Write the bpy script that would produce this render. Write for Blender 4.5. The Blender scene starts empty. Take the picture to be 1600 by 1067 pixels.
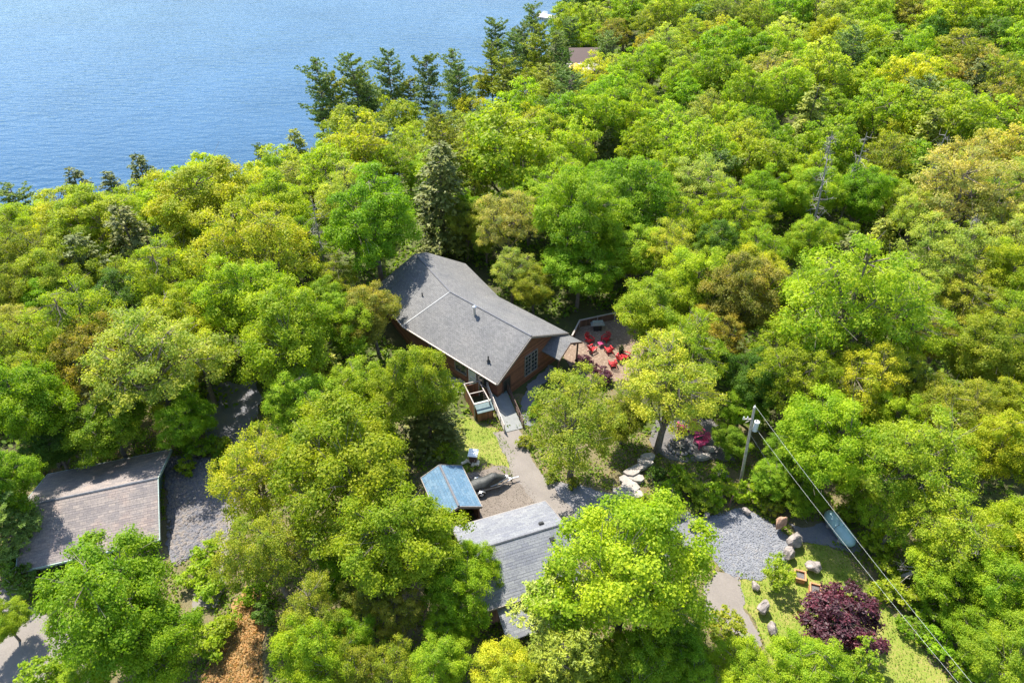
import bpy, math, random
import numpy as np
from mathutils import Vector, Matrix
R = math.radians
sc = bpy.context.scene
col = sc.collection
# ---------------------------------------------------------------- camera, sky, sun, exposure
CAM_H, PITCH, F = 45.0, R(38), 1066.0
cam_d = bpy.data.cameras.new('camera'); cam = bpy.data.objects.new('camera', cam_d); col.objects.link(cam)
cam.location = (0, 0, CAM_H); cam.rotation_euler = (R(90) - PITCH, 0, 0)
cam_d.lens = 24.0; cam_d.sensor_width = 36.02; cam_d.clip_end = 6000; cam_d.clip_start = 0.5
sc.camera = cam
SUN_AZ, SUN_EL = R(-33), R(60)          # azimuth measured from +Y towards +X
world = bpy.data.worlds.new('World'); sc.world = world; world.use_nodes = True
wn = world.node_tree; bg = wn.nodes['Background']
sky = wn.nodes.new('ShaderNodeTexSky'); sky.sky_type = 'NISHITA'; sky.sun_disc = False
sky.sun_elevation = SUN_EL; sky.sun_rotation = SUN_AZ; sky.air_density = 1.0; sky.dust_density = 0.6; sky.ozone_density = 1.0
wn.links.new(sky.outputs[0], bg.inputs[0]); bg.inputs[1].default_value = 0.15
sun_d = bpy.data.lights.new('sun', 'SUN'); sun = bpy.data.objects.new('sun', sun_d); col.objects.link(sun)
sun_d.energy = 4.8; sun_d.angle = R(0.5); sun_d.color = (1.0, 0.95, 0.84)
sdir = Vector((math.sin(SUN_AZ) * math.cos(SUN_EL), math.cos(SUN_AZ) * math.cos(SUN_EL), math.sin(SUN_EL)))
sun.rotation_euler = sdir.to_track_quat('Z', 'Y').to_euler()
sc.view_settings.view_transform = 'Standard'; sc.view_settings.look = 'None'
sc.view_settings.gamma = 1.0; sc.view_settings.exposure = 1.24
sc.cycles.max_bounces = 12; sc.cycles.diffuse_bounces = 6; sc.cycles.transmission_bounces = 6; sc.cycles.glossy_bounces = 2
sc.cycles.sample_clamp_indirect = 6.0
try: sc.cycles.denoising_prefilter = 'NONE'
except Exception: pass

rnd = random.Random(7)
def at(px, py, z=0.0):
    """the point of the real place that the photograph shows at a pixel, at height z"""
    a = (px - 800) / F; b = (533.5 - py) / F
    d = Vector((a, math.cos(PITCH) + b * math.sin(PITCH), -math.sin(PITCH) + b * math.cos(PITCH)))
    return Vector((0, 0, CAM_H)) + d * ((z - CAM_H) / d.z)
def depth_of(p):
    return p.y * math.cos(PITCH) - (p.z - CAM_H) * math.sin(PITCH)
def px_of(p):
    w = depth_of(p); u = p.y * math.sin(PITCH) + (p.z - CAM_H) * math.cos(PITCH)
    return 800 + F * p.x / w, 533.5 - F * u / w

# ---------------------------------------------------------------- materials
def new_mat(name):
    m = bpy.data.materials.new(name); m.use_nodes = True
    nt = m.node_tree; b = nt.nodes['Principled BSDF']
    return m, nt, b
def N(nt, t, **kw):
    n = nt.nodes.new(t)
    for k, v in kw.items():
        if k in n.inputs.keys(): n.inputs[k].default_value = v
        else: setattr(n, k, v)
    return n
def ramp(nt, src, stops):
    r = nt.nodes.new('ShaderNodeValToRGB'); e = r.color_ramp.elements
    e[0].position, e[0].color = stops[0][0], (*stops[0][1], 1)
    e[1].position, e[1].color = stops[-1][0], (*stops[-1][1], 1)
    for p, c in stops[1:-1]:
        x = e.new(p); x.color = (*c, 1)
    nt.links.new(src, r.inputs[0]); return r.outputs[0]
def mixc(nt, fac, a, b, mode='MIX'):
    m = nt.nodes.new('ShaderNodeMix'); m.data_type = 'RGBA'; m.blend_type = mode
    for s, v in ((m.inputs[0], fac), (m.inputs[6], a), (m.inputs[7], b)):
        if hasattr(v, 'is_output'): nt.links.new(v, s)
        elif isinstance(v, tuple): s.default_value = (*v, 1) if len(v) == 3 else v
        else: s.default_value = v
    return m.outputs[2]
def noise(nt, scale, detail=4, rough=0.6, vec=None, obj=True):
    n = N(nt, 'ShaderNodeTexNoise'); n.inputs['Scale'].default_value = scale
    n.inputs['Detail'].default_value = detail; n.inputs['Roughness'].default_value = rough
    if vec is None:
        tc = nt.nodes.get('TC') or N(nt, 'ShaderNodeTexCoord', name='TC'); vec = tc.outputs['Object']
    nt.links.new(vec, n.inputs['Vector']); return n.outputs['Fac']
def bump(nt, b, h, strength=0.4, dist=0.05):
    bp = N(nt, 'ShaderNodeBump'); bp.inputs['Strength'].default_value = strength; bp.inputs['Distance'].default_value = dist
    nt.links.new(h, bp.inputs['Height']); nt.links.new(bp.outputs[0], b.inputs['Normal'])
def plain(name, c, rough=0.7, metal=0.0, var=0.25, scale=6.0, bmp=0.0):
    m, nt, b = new_mat(name)
    f = noise(nt, scale, 5)
    o = ramp(nt, f, [(0.3, tuple(x * (1 - var) for x in c)), (0.7, tuple(min(1, x * (1 + var)) for x in c))])
    nt.links.new(o, b.inputs['Base Color']); b.inputs['Roughness'].default_value = rough; b.inputs['Metallic'].default_value = metal
    if bmp: bump(nt, b, noise(nt, scale * 5, 4), bmp)
    return m
def ground_mat(name, stops, s1=0.35, s2=6.0, speck=None, rough=0.95, bmp=0.5, s3=None):
    """layered noise ground: large patches from stops, fine speckle on top"""
    m, nt, b = new_mat(name)
    f1 = noise(nt, s1, 6, 0.65); f2 = noise(nt, s2, 5, 0.7)
    mth = N(nt, 'ShaderNodeMath', operation='MULTIPLY_ADD'); nt.links.new(f2, mth.inputs[0]); mth.inputs[1].default_value = 0.45
    ad = N(nt, 'ShaderNodeMath', operation='MULTIPLY'); nt.links.new(f1, ad.inputs[0]); ad.inputs[1].default_value = 0.55
    nt.links.new(ad.outputs[0], mth.inputs[2])
    c = ramp(nt, mth.outputs[0], stops)
    if speck:
        f3 = noise(nt, s3 or 14, 3, 0.6)
        fac = ramp(nt, f3, [(0.52, (0, 0, 0)), (0.62, (1, 1, 1))])
        c = mixc(nt, fac, c, speck)
    nt.links.new(c, b.inputs['Base Color']); b.inputs['Roughness'].default_value = rough
    b.inputs['Specular IOR Level'].default_value = 0.2
    bump(nt, b, f2, bmp, 0.08); return m
def shingle(name, c1, c2, cm, row=0.2, wid=0.42, stain=None, contrast=1.0):
    m, nt, b = new_mat(name)
    uv = N(nt, 'ShaderNodeUVMap', uv_map='UVMap')
    br = N(nt, 'ShaderNodeTexBrick'); nt.links.new(uv.outputs[0], br.inputs['Vector'])
    br.inputs['Color1'].default_value = (*c1, 1); br.inputs['Color2'].default_value = (*c2, 1); br.inputs['Mortar'].default_value = (*cm, 1)
    br.inputs['Scale'].default_value = 1.0; br.inputs['Mortar Size'].default_value = 0.028 * contrast; br.inputs['Mortar Smooth'].default_value = 0.6
    br.inputs['Brick Width'].default_value = wid; br.inputs['Row Height'].default_value = row; br.inputs['Bias'].default_value = 0.1
    f = noise(nt, 9, 4, 0.7); g = ramp(nt, f, [(0.3, (0.75, 0.75, 0.75)), (0.7, (1.2, 1.2, 1.2))])
    c = mixc(nt, 1.0, br.outputs['Color'], g, 'MULTIPLY')
    f2 = noise(nt, 0.35, 5, 0.6); g2 = ramp(nt, f2, [(0.3, (0.82, 0.83, 0.86)), (0.5, (1.0, 1.0, 1.0)), (0.68, stain or (1.12, 1.08, 1.03))])
    c = mixc(nt, 1.0, c, g2, 'MULTIPLY')
    nt.links.new(c, b.inputs['Base Color']); b.inputs['Roughness'].default_value = 0.85
    bump(nt, b, br.outputs['Fac'], 0.5, -0.02); return m
def boards(name, c, pitch=0.18, vertical=False, var=0.3, rough=0.75):
    m, nt, b = new_mat(name)
    uv = N(nt, 'ShaderNodeUVMap', uv_map='UVMap')
    sp = N(nt, 'ShaderNodeSeparateXYZ'); nt.links.new(uv.outputs[0], sp.inputs[0])
    mu = N(nt, 'ShaderNodeMath', operation='DIVIDE'); nt.links.new(sp.outputs[0 if vertical else 1], mu.inputs[0]); mu.inputs[1].default_value = pitch
    fr = N(nt, 'ShaderNodeMath', operation='FRACT'); nt.links.new(mu.outputs[0], fr.inputs[0])
    fl = N(nt, 'ShaderNodeMath', operation='FLOOR'); nt.links.new(mu.outputs[0], fl.inputs[0])
    wn_ = N(nt, 'ShaderNodeTexWhiteNoise', noise_dimensions='1D'); nt.links.new(fl.outputs[0], wn_.inputs['W'])
    a = ramp(nt, wn_.outputs['Value'], [(0, tuple(x * (1 - var) for x in c)), (1, tuple(x * (1 + var) for x in c))])
    gap = ramp(nt, fr.outputs[0], [(0.0, (0.25, 0.25, 0.25)), (0.1, (1, 1, 1)), (0.92, (1, 1, 1)), (1.0, (0.45, 0.45, 0.45))])
    cc = mixc(nt, 1.0, a, gap, 'MULTIPLY')
    g = ramp(nt, noise(nt, 3, 5), [(0.3, (0.8, 0.8, 0.8)), (0.7, (1.15, 1.15, 1.15))])
    cc = mixc(nt, 1.0, cc, g, 'MULTIPLY')
    nt.links.new(cc, b.inputs['Base Color']); b.inputs['Roughness'].default_value = rough
    bump(nt, b, gap, 0.5, 0.02); return m
def leaf_mat(name, trans=0.5, gloss=0.25, tints=((0.6, 0.76, 0.7), (1.38, 1.22, 1.1))):
    m = bpy.data.materials.new(name); m.use_nodes = True; nt = m.node_tree; nt.nodes.clear()
    out = N(nt, 'ShaderNodeOutputMaterial'); oi = N(nt, 'ShaderNodeObjectInfo')
    at_ = N(nt, 'ShaderNodeAttribute', attribute_name='tint')
    t = ramp(nt, at_.outputs['Fac'], [(0.0, tints[0]), (0.55, (1, 1, 1)), (1.0, tints[1])])
    c = mixc(nt, 1.0, oi.outputs['Color'], t, 'MULTIPLY')
    hs = N(nt, 'ShaderNodeHueSaturation'); nt.links.new(c, hs.inputs['Color'])
    v = N(nt, 'ShaderNodeMapRange'); nt.links.new(oi.outputs['Random'], v.inputs[0]); v.inputs[3].default_value = 0.85; v.inputs[4].default_value = 1.15
    nt.links.new(v.outputs[0], hs.inputs['Value'])
    d = N(nt, 'ShaderNodeBsdfPrincipled'); nt.links.new(hs.outputs[0], d.inputs['Base Color'])
    d.inputs['Roughness'].default_value = 0.55; d.inputs['Specular IOR Level'].default_value = gloss
    tr = N(nt, 'ShaderNodeBsdfTranslucent'); tc = mixc(nt, 1.0, hs.outputs[0], (1.25, 1.4, 0.45), 'MULTIPLY'); nt.links.new(tc, tr.inputs[0])
    mx = N(nt, 'ShaderNodeMixShader'); mx.inputs[0].default_value = trans
    nt.links.new(d.outputs[0], mx.inputs[1]); nt.links.new(tr.outputs[0], mx.inputs[2]); nt.links.new(mx.outputs[0], out.inputs[0])
    return m

# ---------------------------------------------------------------- objects and tagging
OFF = {}
def tag(o, label=None, cat=None, group=None, kind=None):
    if label: o['label'] = label
    if cat: o['category'] = cat
    if group: o['group'] = group
    if kind: o['kind'] = kind
    return o
def thing(name, label, cat, loc, rz=0.0, group=None):
    o = bpy.data.objects.new(name, None); o.empty_display_size = 0.3; col.objects.link(o)
    o.location = loc; o.rotation_euler = (0, 0, rz); tag(o, label, cat, group); return o
def copy_tree(o, parent=None):
    c = o.copy(); col.objects.link(c)
    if parent: c.parent = parent
    for ch in list(o.children): copy_tree(ch, c)
    return c

class MB:
    def __init__(s): s.v = []; s.f = []
    def add(s, vs, fs):
        n = len(s.v); s.v += [tuple(v) for v in vs]; s.f += [tuple(i + n for i in f) for f in fs]; return s
    def box(s, c, d, rz=0.0, rx=0.0, ry=0.0, tw=1.0, td=1.0):
        m = Matrix.Translation(c) @ Matrix.Rotation(rz, 4, 'Z') @ Matrix.Rotation(ry, 4, 'Y') @ Matrix.Rotation(rx, 4, 'X')
        x, y, z = d[0] / 2, d[1] / 2, d[2] / 2
        vs = [(-x, -y, -z), (x, -y, -z), (x, y, -z), (-x, y, -z), (-x * tw, -y * td, z), (x * tw, -y * td, z), (x * tw, y * td, z), (-x * tw, y * td, z)]
        return s.add([m @ Vector(v) for v in vs], [(3, 2, 1, 0), (4, 5, 6, 7), (0, 1, 5, 4), (1, 2, 6, 5), (2, 3, 7, 6), (3, 0, 4, 7)])
    def beam(s, a, b, w, h):
        """square bar from a to b"""
        a, b = Vector(a), Vector(b); d = b - a; L = d.length
        q = d.to_track_quat('X', 'Z').to_matrix().to_4x4(); m = Matrix.Translation((a + b) / 2) @ q
        x, y, z = L / 2, w / 2, h / 2
        vs = [(-x, -y, -z), (x, -y, -z), (x, y, -z), (-x, y, -z), (-x, -y, z), (x, -y, z), (x, y, z), (-x, y, z)]
        return s.add([m @ Vector(v) for v in vs], [(3, 2, 1, 0), (4, 5, 6, 7), (0, 1, 5, 4), (1, 2, 6, 5), (2, 3, 7, 6), (3, 0, 4, 7)])
    def tube(s, pts, rads, n=6, cap=True):
        pts = [Vector(p) for p in pts]; rings = []
        ref = Vector((0.31, 0.17, 0.93))
        for i, p in enumerate(pts):
            d = (pts[min(i + 1, len(pts) - 1)] - pts[max(i - 1, 0)]).normalized()
            u = d.cross(ref); u = u.normalized() if u.length > 1e-3 else d.orthogonal().normalized(); w = d.cross(u)
            rings.append([p + (u * math.cos(2 * math.pi * k / n) + w * math.sin(2 * math.pi * k / n)) * rads[i] for k in range(n)])
        vs = [v for r in rings for v in r]; fs = []
        for i in range(len(pts) - 1):
            for k in range(n):
                fs.append((i * n + k, i * n + (k + 1) % n, (i + 1) * n + (k + 1) % n, (i + 1) * n + k))
        if cap: fs.append(tuple(range(n - 1, -1, -1))); fs.append(tuple((len(pts) - 1) * n + k for k in range(n)))
        return s.add(vs, fs)
    def slab(s, pts, th):
        """top face given counter-clockwise from above, thickness th downwards"""
        n = len(pts); top = [Vector(p) for p in pts]; bot = [p - Vector((0, 0, th)) for p in top]
        return s.add(top + bot, [tuple(range(n)), tuple(range(2 * n - 1, n - 1, -1))] + [((i + 1) % n, i, n + i, n + (i + 1) % n) for i in range(n)])
    def prism(s, poly, z0, z1):
        n = len(poly); return s.slab([(p[0], p[1], z1) for p in poly], z1 - z0)
    def rock(s, c, r, rg, sub=2, flat=0.7):
        import bmesh
        bm = bmesh.new(); bmesh.ops.create_icosphere(bm, subdivisions=sub, radius=1.0)
        ph = [rg.uniform(0, 6) for _ in range(6)]; cuts = [Vector((rg.gauss(0, 1), rg.gauss(0, 1), rg.gauss(0, 0.8))).normalized() for _ in range(7)]
        vs = []
        for v in bm.verts:
            p = v.co.copy()
            for q in cuts:
                d = p.dot(q)
                if d > 0.68: p -= q * (d - 0.68)
            p *= 1 + 0.06 * math.sin(7 * p.x + ph[0]) + 0.05 * math.sin(9 * p.y + ph[1])
            vs.append((c[0] + p.x * r[0] * math.cos(ph[2]) - p.y * r[1] * math.sin(ph[2]), c[1] + p.x * r[0] * math.sin(ph[2]) + p.y * r[1] * math.cos(ph[2]), c[2] + p.z * r[2]))
        fs = [tuple(v.index for v in f.verts) for f in bm.faces]; bm.free()
        return s.add(vs, fs)
    def build(s, name, mat, parent=None, world=False, smooth=False):
        o_ = Vector((0, 0, 0))
        if world and parent is not None: o_ = OFF.get(parent.name, parent.location.copy())
        me = bpy.data.meshes.new(name)
        if parent is None and not world and s.v:
            xs = [v[0] for v in s.v]; ys = [v[1] for v in s.v]; zs = [v[2] for v in s.v]
            o_ = Vector(((min(xs) + max(xs)) / 2, (min(ys) + max(ys)) / 2, min(zs)))
        me.from_pydata([(v[0] - o_.x, v[1] - o_.y, v[2] - o_.z) for v in s.v], [], s.f); me.update()
        uvl = me.uv_layers.new(name='UVMap'); k = 0
        uvs = np.zeros((len(me.loops), 2), dtype=np.float32)
        for f in me.polygons:
            n = f.normal; t = Vector((0, 0, 1)).cross(n)
            t = t.normalized() if t.length > 0.02 else Vector((1, 0, 0)); b = n.cross(t)
            for li in f.loop_indices:
                p = me.vertices[me.loops[li].vertex_index].co; uvs[li] = (p.dot(t), p.dot(b))
            f.use_smooth = smooth
        uvl.data.foreach_set('uv', uvs.ravel())
        me.materials.append(mat)
        o = bpy.data.objects.new(name, me); col.objects.link(o)
        if parent is not None: o.parent = parent
        if parent is None: o.location = o_
        OFF[o.name] = o_.copy(); return o

# ---------------------------------------------------------------- terrain
SHORE = [(-260, 40), (-150, 60), (-110, 68), (-72, 88), (-52, 100), (-40, 106), (-33, 112), (-22, 116), (-11, 121), (-3, 136), (4, 160), (9, 190), (14, 215), (16, 236), (22, 262), (24, 300), (10, 380), (-20, 520)]
SP = np.array(SHORE, float)
def shore_d(x, y):
    """signed distance to the lake shore, positive on land"""
    x = np.asarray(x, float); y = np.asarray(y, float); best = np.full(x.shape, 1e9); sgn = np.ones(x.shape)
    for i in range(len(SP) - 1):
        a, b = SP[i], SP[i + 1]; d = b - a; L2 = (d ** 2).sum()
        t = np.clip(((x - a[0]) * d[0] + (y - a[1]) * d[1]) / L2, 0, 1)
        qx, qy = a[0] + t * d[0], a[1] + t * d[1]; ds = np.hypot(x - qx, y - qy)
        s = np.where(d[0] * (y - a[1]) - d[1] * (x - a[0]) > 0, -1.0, 1.0)
        m = ds < best; best = np.where(m, ds, best); sgn = np.where(m, s, sgn)
    return best * sgn
LAKE = -8.0
def hgt(x, y):
    x = np.asarray(x, float); y = np.asarray(y, float)
    d = shore_d(x, y)
    t = np.clip(d / 34.0, 0, 1); base = LAKE + 0.25 + (-LAKE - 0.25) * (t * t * (3 - 2 * t))
    base = np.where(d < 0, LAKE + 0.25 + d * 0.25, base); base = np.maximum(base, LAKE - 6)
    r = np.hypot((x + 3) / 1.3, y - 38); w = np.clip((r - 42) / 40, 0, 1) * np.clip(d / 40, 0, 1)
    und = 1.3 * np.sin(x * 0.045 + 1.3) * np.cos(y * 0.05) + 0.6 * np.sin(x * 0.11 + y * 0.09)
    return base + w * und
def hz(x, y): return float(hgt(np.array([x]), np.array([y]))[0])
# ---------------------------------------------------------------- foliage meshes
M_leaf = leaf_mat('leaf')
M_needle = leaf_mat('needle', 0.22, 0.3, ((0.6, 0.7, 0.7), (1.5, 1.35, 1.0)))
M_purple = leaf_mat('purple_leaf', 0.3, 0.6, ((0.5, 0.5, 0.6), (2.2, 1.6, 1.8)))
M_bark = plain('bark', (0.16, 0.13, 0.105), 0.9, 0, 0.4, 3.0, 0.5)
M_snag = plain('dead_wood', (0.24, 0.22, 0.20), 0.9, 0, 0.3, 3.0, 0.4)
def leaf_cloud(rs, pos, nrm, size, aspect=1.6, fold=0.25, tint=None, name='crown', mat=None, axis=None):
    n = len(pos)
    nrm = nrm / (np.linalg.norm(nrm, axis=1, keepdims=True) + 1e-9)
    if axis is None:
        ax = rs.normal(size=(n, 3))
    else: ax = axis + rs.normal(size=(n, 3)) * 0.25
    ax -= (ax * nrm).sum(1, keepdims=True) * nrm; ax /= (np.linalg.norm(ax, axis=1, keepdims=True) + 1e-9)
    bi = np.cross(nrm, ax)
    sz = size * rs.uniform(0.5, 1.45, n)[:, None]
    L = sz * aspect / 2; W = sz / 2
    v = np.empty((n, 4, 3), np.float32)
    v[:, 0] = pos - ax * L; v[:, 1] = pos + bi * W + nrm * sz * fold * 0.5 - ax * L * 0.1; v[:, 2] = pos + ax * L - nrm * sz * fold * 0.4; v[:, 3] = pos - bi * W + nrm * sz * fold * 0.5 - ax * L * 0.1
    me = bpy.data.meshes.new(name); me.vertices.add(n * 4); me.vertices.foreach_set('co', v.ravel())
    # two triangles per leaf (folded along the axis)
    idx = np.arange(n)[:, None] * 4; tri = np.concatenate([idx + 0, idx + 1, idx + 2, idx + 0, idx + 2, idx + 3], 1).astype(np.int32)
    me.loops.add(n * 6); me.loops.foreach_set('vertex_index', tri.ravel())
    me.polygons.add(n * 2); me.polygons.foreach_set('loop_start', (np.arange(n * 2) * 3).astype(np.int32))
    me.update(calc_edges=True)
    a = me.attributes.new('tint', 'FLOAT', 'FACE')
    if tint is None: tint = rs.uniform(0, 1, n)
    a.data.foreach_set('value', np.repeat(tint, 2).astype(np.float32))
    me.materials.append(mat or M_leaf); return me

def decid(seed, Rr=5.0, H=13.0, base=0.3, nl=46, ncl=13, nleaf=24, leaf=0.2, space=1.5, lr0=1.25, flat=0.7, fill=0.0, limb=1.0):
    rs = np.random.RandomState(seed); z0 = H * base; cz = (H + z0) / 2; rz = (H - z0) / 2
    ph = rs.uniform(0, 6.28, 8)
    def wob(d):
        a = np.arctan2(d[1], d[0]); return 0.92 + 0.13 * math.sin(2 * a + ph[0]) + 0.10 * math.sin(3 * a + ph[1] + 2 * d[2]) + 0.07 * math.sin(5 * a + ph[2])
    lobes = []; tries = 0
    while len(lobes) < nl and tries < 6000:
        tries += 1; d = rs.normal(size=3); d /= np.linalg.norm(d)
        u = rs.uniform(0.5, 0.92) if rs.rand() > 0.2 else rs.uniform(0.1, 0.5)
        p = d * np.array([Rr, Rr, rz]) * u * wob(d); p[2] += cz
        if p[2] < z0: continue
        if d[2] < -0.55 and u > 0.7: continue
        if all(np.linalg.norm(p - q) > space for q in lobes): lobes.append(p)
    lobes = np.array(lobes)
    pos, nrm, tn = [], [], []
    for lp in lobes:
        out = (lp - np.array([0, 0, cz - rz * 0.3])) / np.array([Rr, Rr, rz * 1.3]); out /= np.linalg.norm(out) + 1e-6
        lr = lr0 * rs.uniform(0.7, 1.25); lt = rs.uniform(-0.28, 0.28)
        for c in range(int(ncl * rs.uniform(0.75, 1.25))):
            d = rs.normal(size=3) + out * 0.9 + np.array([0, 0, 0.55]); d /= np.linalg.norm(d)
            cp = lp + d * lr * rs.uniform(0.55, 1.05) * np.array([1, 1, flat])
            ct = rs.uniform(0.2, 0.8) + lt; m = max(4, int(nleaf * rs.uniform(0.6, 1.4)))
            q = rs.normal(size=(m, 3)) * np.array([0.27, 0.27, 0.16]) * (lr0 / 1.25)
            pos.append(cp + q); nrm.append(d * 0.55 + np.array([0, 0, 0.45]) + q * 1.2 + rs.normal(size=(m, 3)) * 0.55)
            tn.append(np.clip(ct + rs.uniform(-0.25, 0.25, m), 0, 1))
    pos = np.concatenate(pos); nrm = np.concatenate(nrm); tn = np.concatenate(tn)
    me = leaf_cloud(rs, pos, nrm, leaf, 1.5, 0.25, tn)
    # limbs
    b = MB(); lean = rs.normal(size=2) * 0.35
    tz = H * 0.62; tr = [(0, 0, -0.4), (lean[0] * 0.3, lean[1] * 0.3, tz * 0.35), (lean[0], lean[1], tz * 0.7), (lean[0] * 0.6, lean[1] * 1.4, tz)]
    r0 = H * 0.017 * limb + 0.04
    b.tube(tr, [r0 * 1.25, r0, r0 * 0.75, r0 * 0.45], 8)
    hubs = lobes[rs.permutation(len(lobes))[:min(9, len(lobes))]] * np.array([0.62, 0.62, 0.93])
    for h in hubs:
        s = rs.uniform(0.35, 0.95); k = min(int(s * 3), 2); fr = s * 3 - k; a = Vector(tr[k]).lerp(Vector(tr[k + 1]), fr)
        if a.z > h[2] - 0.5: a = Vector(tr[1])
        mid = a.lerp(Vector(h), 0.5) + Vector((rs.normal() * 0.3, rs.normal() * 0.3, -0.25 + rs.normal() * 0.2))
        b.tube([a, mid, h], [r0 * 0.5, r0 * 0.36, r0 * 0.22], 5)
    for lp in lobes:
        j = np.argmin(np.linalg.norm(hubs - lp, axis=1)); h = Vector(hubs[j]); e = Vector(lp) + Vector((0, 0, lr0 * 0.3))
        mid = h.lerp(e, 0.5) + Vector((rs.normal() * 0.25, rs.normal() * 0.25, rs.normal() * 0.25))
        b.tube([h, mid, e], [r0 * 0.2, r0 * 0.13, r0 * 0.05], 4)
        for t in range(3):
            q = e + Vector(rs.normal(size=3) * lr0 * 0.6); b.tube([mid, q], [r0 * 0.08, 0.012], 3)
    return me, b

def pine(seed, H=18.0, Rr=4.0, lod=1.0, base=0.3, ragged=0.6):
    rs = np.random.RandomState(seed); b = MB(); n = 7; x = y = 0.0; tr = []
    for i in range(n + 1):
        tr.append(Vector((x, y, -0.4 + (H + 0.4) * i / n))); x += rs.normal() * 0.16; y += rs.normal() * 0.16
    r0 = 0.011 * H; b.tube(tr, [r0 * (1 - 0.9 * i / n) + 0.02 for i in range(n + 1)], 7)
    pos, nrm, ax, tn = [], [], [], []; z = H * base; 
    def trunk(zz):
        f = (zz + 0.4) / (H + 0.4) * n; k = min(int(f), n - 1); return tr[k].lerp(tr[k + 1], f - k)
    while z < H - 0.3:
        t = (z / H - base) / (1 - base); prof = (1 - t) ** 0.42 * min(1, 0.5 + t * 2.2) * (0.8 + 0.3 * math.sin(z * 1.1 + seed))
        for k in range(rs.randint(4, 7)):
            if rs.rand() < 0.13 * ragged: continue
            a = rs.uniform(0, 6.283); L = (Rr * prof + 0.5) * rs.uniform(0.55 if ragged > 0.5 else 0.8, 1.12)
            s = trunk(min(z + rs.uniform(-0.3, 0.3), H - 0.1)); d = Vector((math.cos(a), math.sin(a), 0)); rise = rs.uniform(0.0, 0.35) + 0.25 * t
            p1 = s + d * L * 0.5 + Vector((0, 0, L * rise * 0.25)); p2 = s + d * L + Vector((0, 0, L * rise))
            b.tube([s, p1, p2], [0.05 + 0.008 * L, 0.035, 0.012], 4)
            m = max(3, int(L * 6.5 * lod)); sd = np.array([-d.y, d.x, 0]); tb = rs.uniform(0.25, 0.75)
            for q in range(m):
                f = 0.22 + 0.8 * (q + rs.rand()) / m; c = np.array(s.lerp(p1, f * 2) if f < 0.5 else p1.lerp(p2, min(f, 1) * 2 - 1)) 
                c = c + sd * rs.normal() * 0.32 * (1.15 - abs(f - 0.55)) * L * 0.5 + np.array([0, 0, abs(rs.normal()) * 0.15 + 0.05])
                mm = int(rs.randint(11, 17)); qd = rs.normal(size=(mm, 3)) * np.array([1, 1, 0.5]) + np.array(d) * 0.8 + np.array([0, 0, 0.5])
                qd /= np.linalg.norm(qd, axis=1, keepdims=True)
                pos.append(c + qd * 0.17); ax.append(qd); nrm.append(np.cross(qd, rs.normal(size=(mm, 3))) + np.array([0, 0, 0.6])); tn.append(np.clip(tb + rs.uniform(-0.25, 0.25, mm), 0, 1))
        z += rs.uniform(0.6, 1.0) * H / 18
    pos = np.concatenate(pos); nrm = np.concatenate(nrm); ax = np.concatenate(ax); tn = np.concatenate(tn)
    return leaf_cloud(rs, pos, nrm, 0.12 / lod ** 0.5, 3.0, 0.1, tn, mat=M_needle, axis=ax), b

def cedar(seed, H=13.0, Rr=2.6, lod=1.0):
    rs = np.random.RandomState(seed); b = MB(); b.tube([(0, 0, -0.4), (0.1, 0, H * 0.5), (0, 0.1, H)], [0.2, 0.12, 0.02], 6)
    pos, nrm, ax, tn = [], [], [], []; z = H * 0.1
    ph = rs.uniform(0, 6.28, 3)
    while z < H - 0.1:
        t = z / H; prof = (1 - t) ** 0.55
        for k in range(rs.randint(6, 9)):
            a = rs.uniform(0, 6.283); L = (Rr * prof * (1 + 0.2 * math.sin(2 * a + ph[0])) + 0.25) * rs.uniform(0.6, 1.15); d = np.array([math.cos(a), math.sin(a), 0]); s = np.array([0.05, 0.05, z])
            drop = rs.uniform(-0.05, 0.3); tb = rs.uniform(0.2, 0.8)
            if k % 3 == 0: b.tube([s, s + d * L * 0.9 + np.array([0, 0, -L * drop * 0.8])], [0.035, 0.012], 3)
            m = max(2, int(L * 4.5 * lod)); sd = np.array([-d[1], d[0], 0])
            for q in range(m):
                f = 0.3 + 0.7 * (q + rs.rand()) / m; c = s + d * L * f + sd * rs.normal() * 0.22 * L * 0.6 + np.array([0, 0, -L * f * f * drop])
                mm = int(rs.randint(6, 10)); qd = rs.normal(size=(mm, 3)) * np.array([0.7, 0.7, 0.35]) + d + np.array([0, 0, -0.15])
                qd /= np.linalg.norm(qd, axis=1, keepdims=True)
                pos.append(c + qd * 0.12 + rs.normal(size=(mm, 3)) * 0.08); ax.append(qd); nrm.append(rs.normal(size=(mm, 3)) * 0.5 + np.array([0, 0, 1.0]) + d * 0.4); tn.append(np.clip(tb + rs.uniform(-0.25, 0.25, mm), 0, 1))
        z += rs.uniform(0.35, 0.55)
    pos = np.concatenate(pos); nrm = np.concatenate(nrm); ax = np.concatenate(ax); tn = np.concatenate(tn)
    return leaf_cloud(rs, pos, nrm, 0.14 / lod ** 0.5, 2.2, 0.15, tn, mat=M_needle, axis=ax), b

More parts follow.
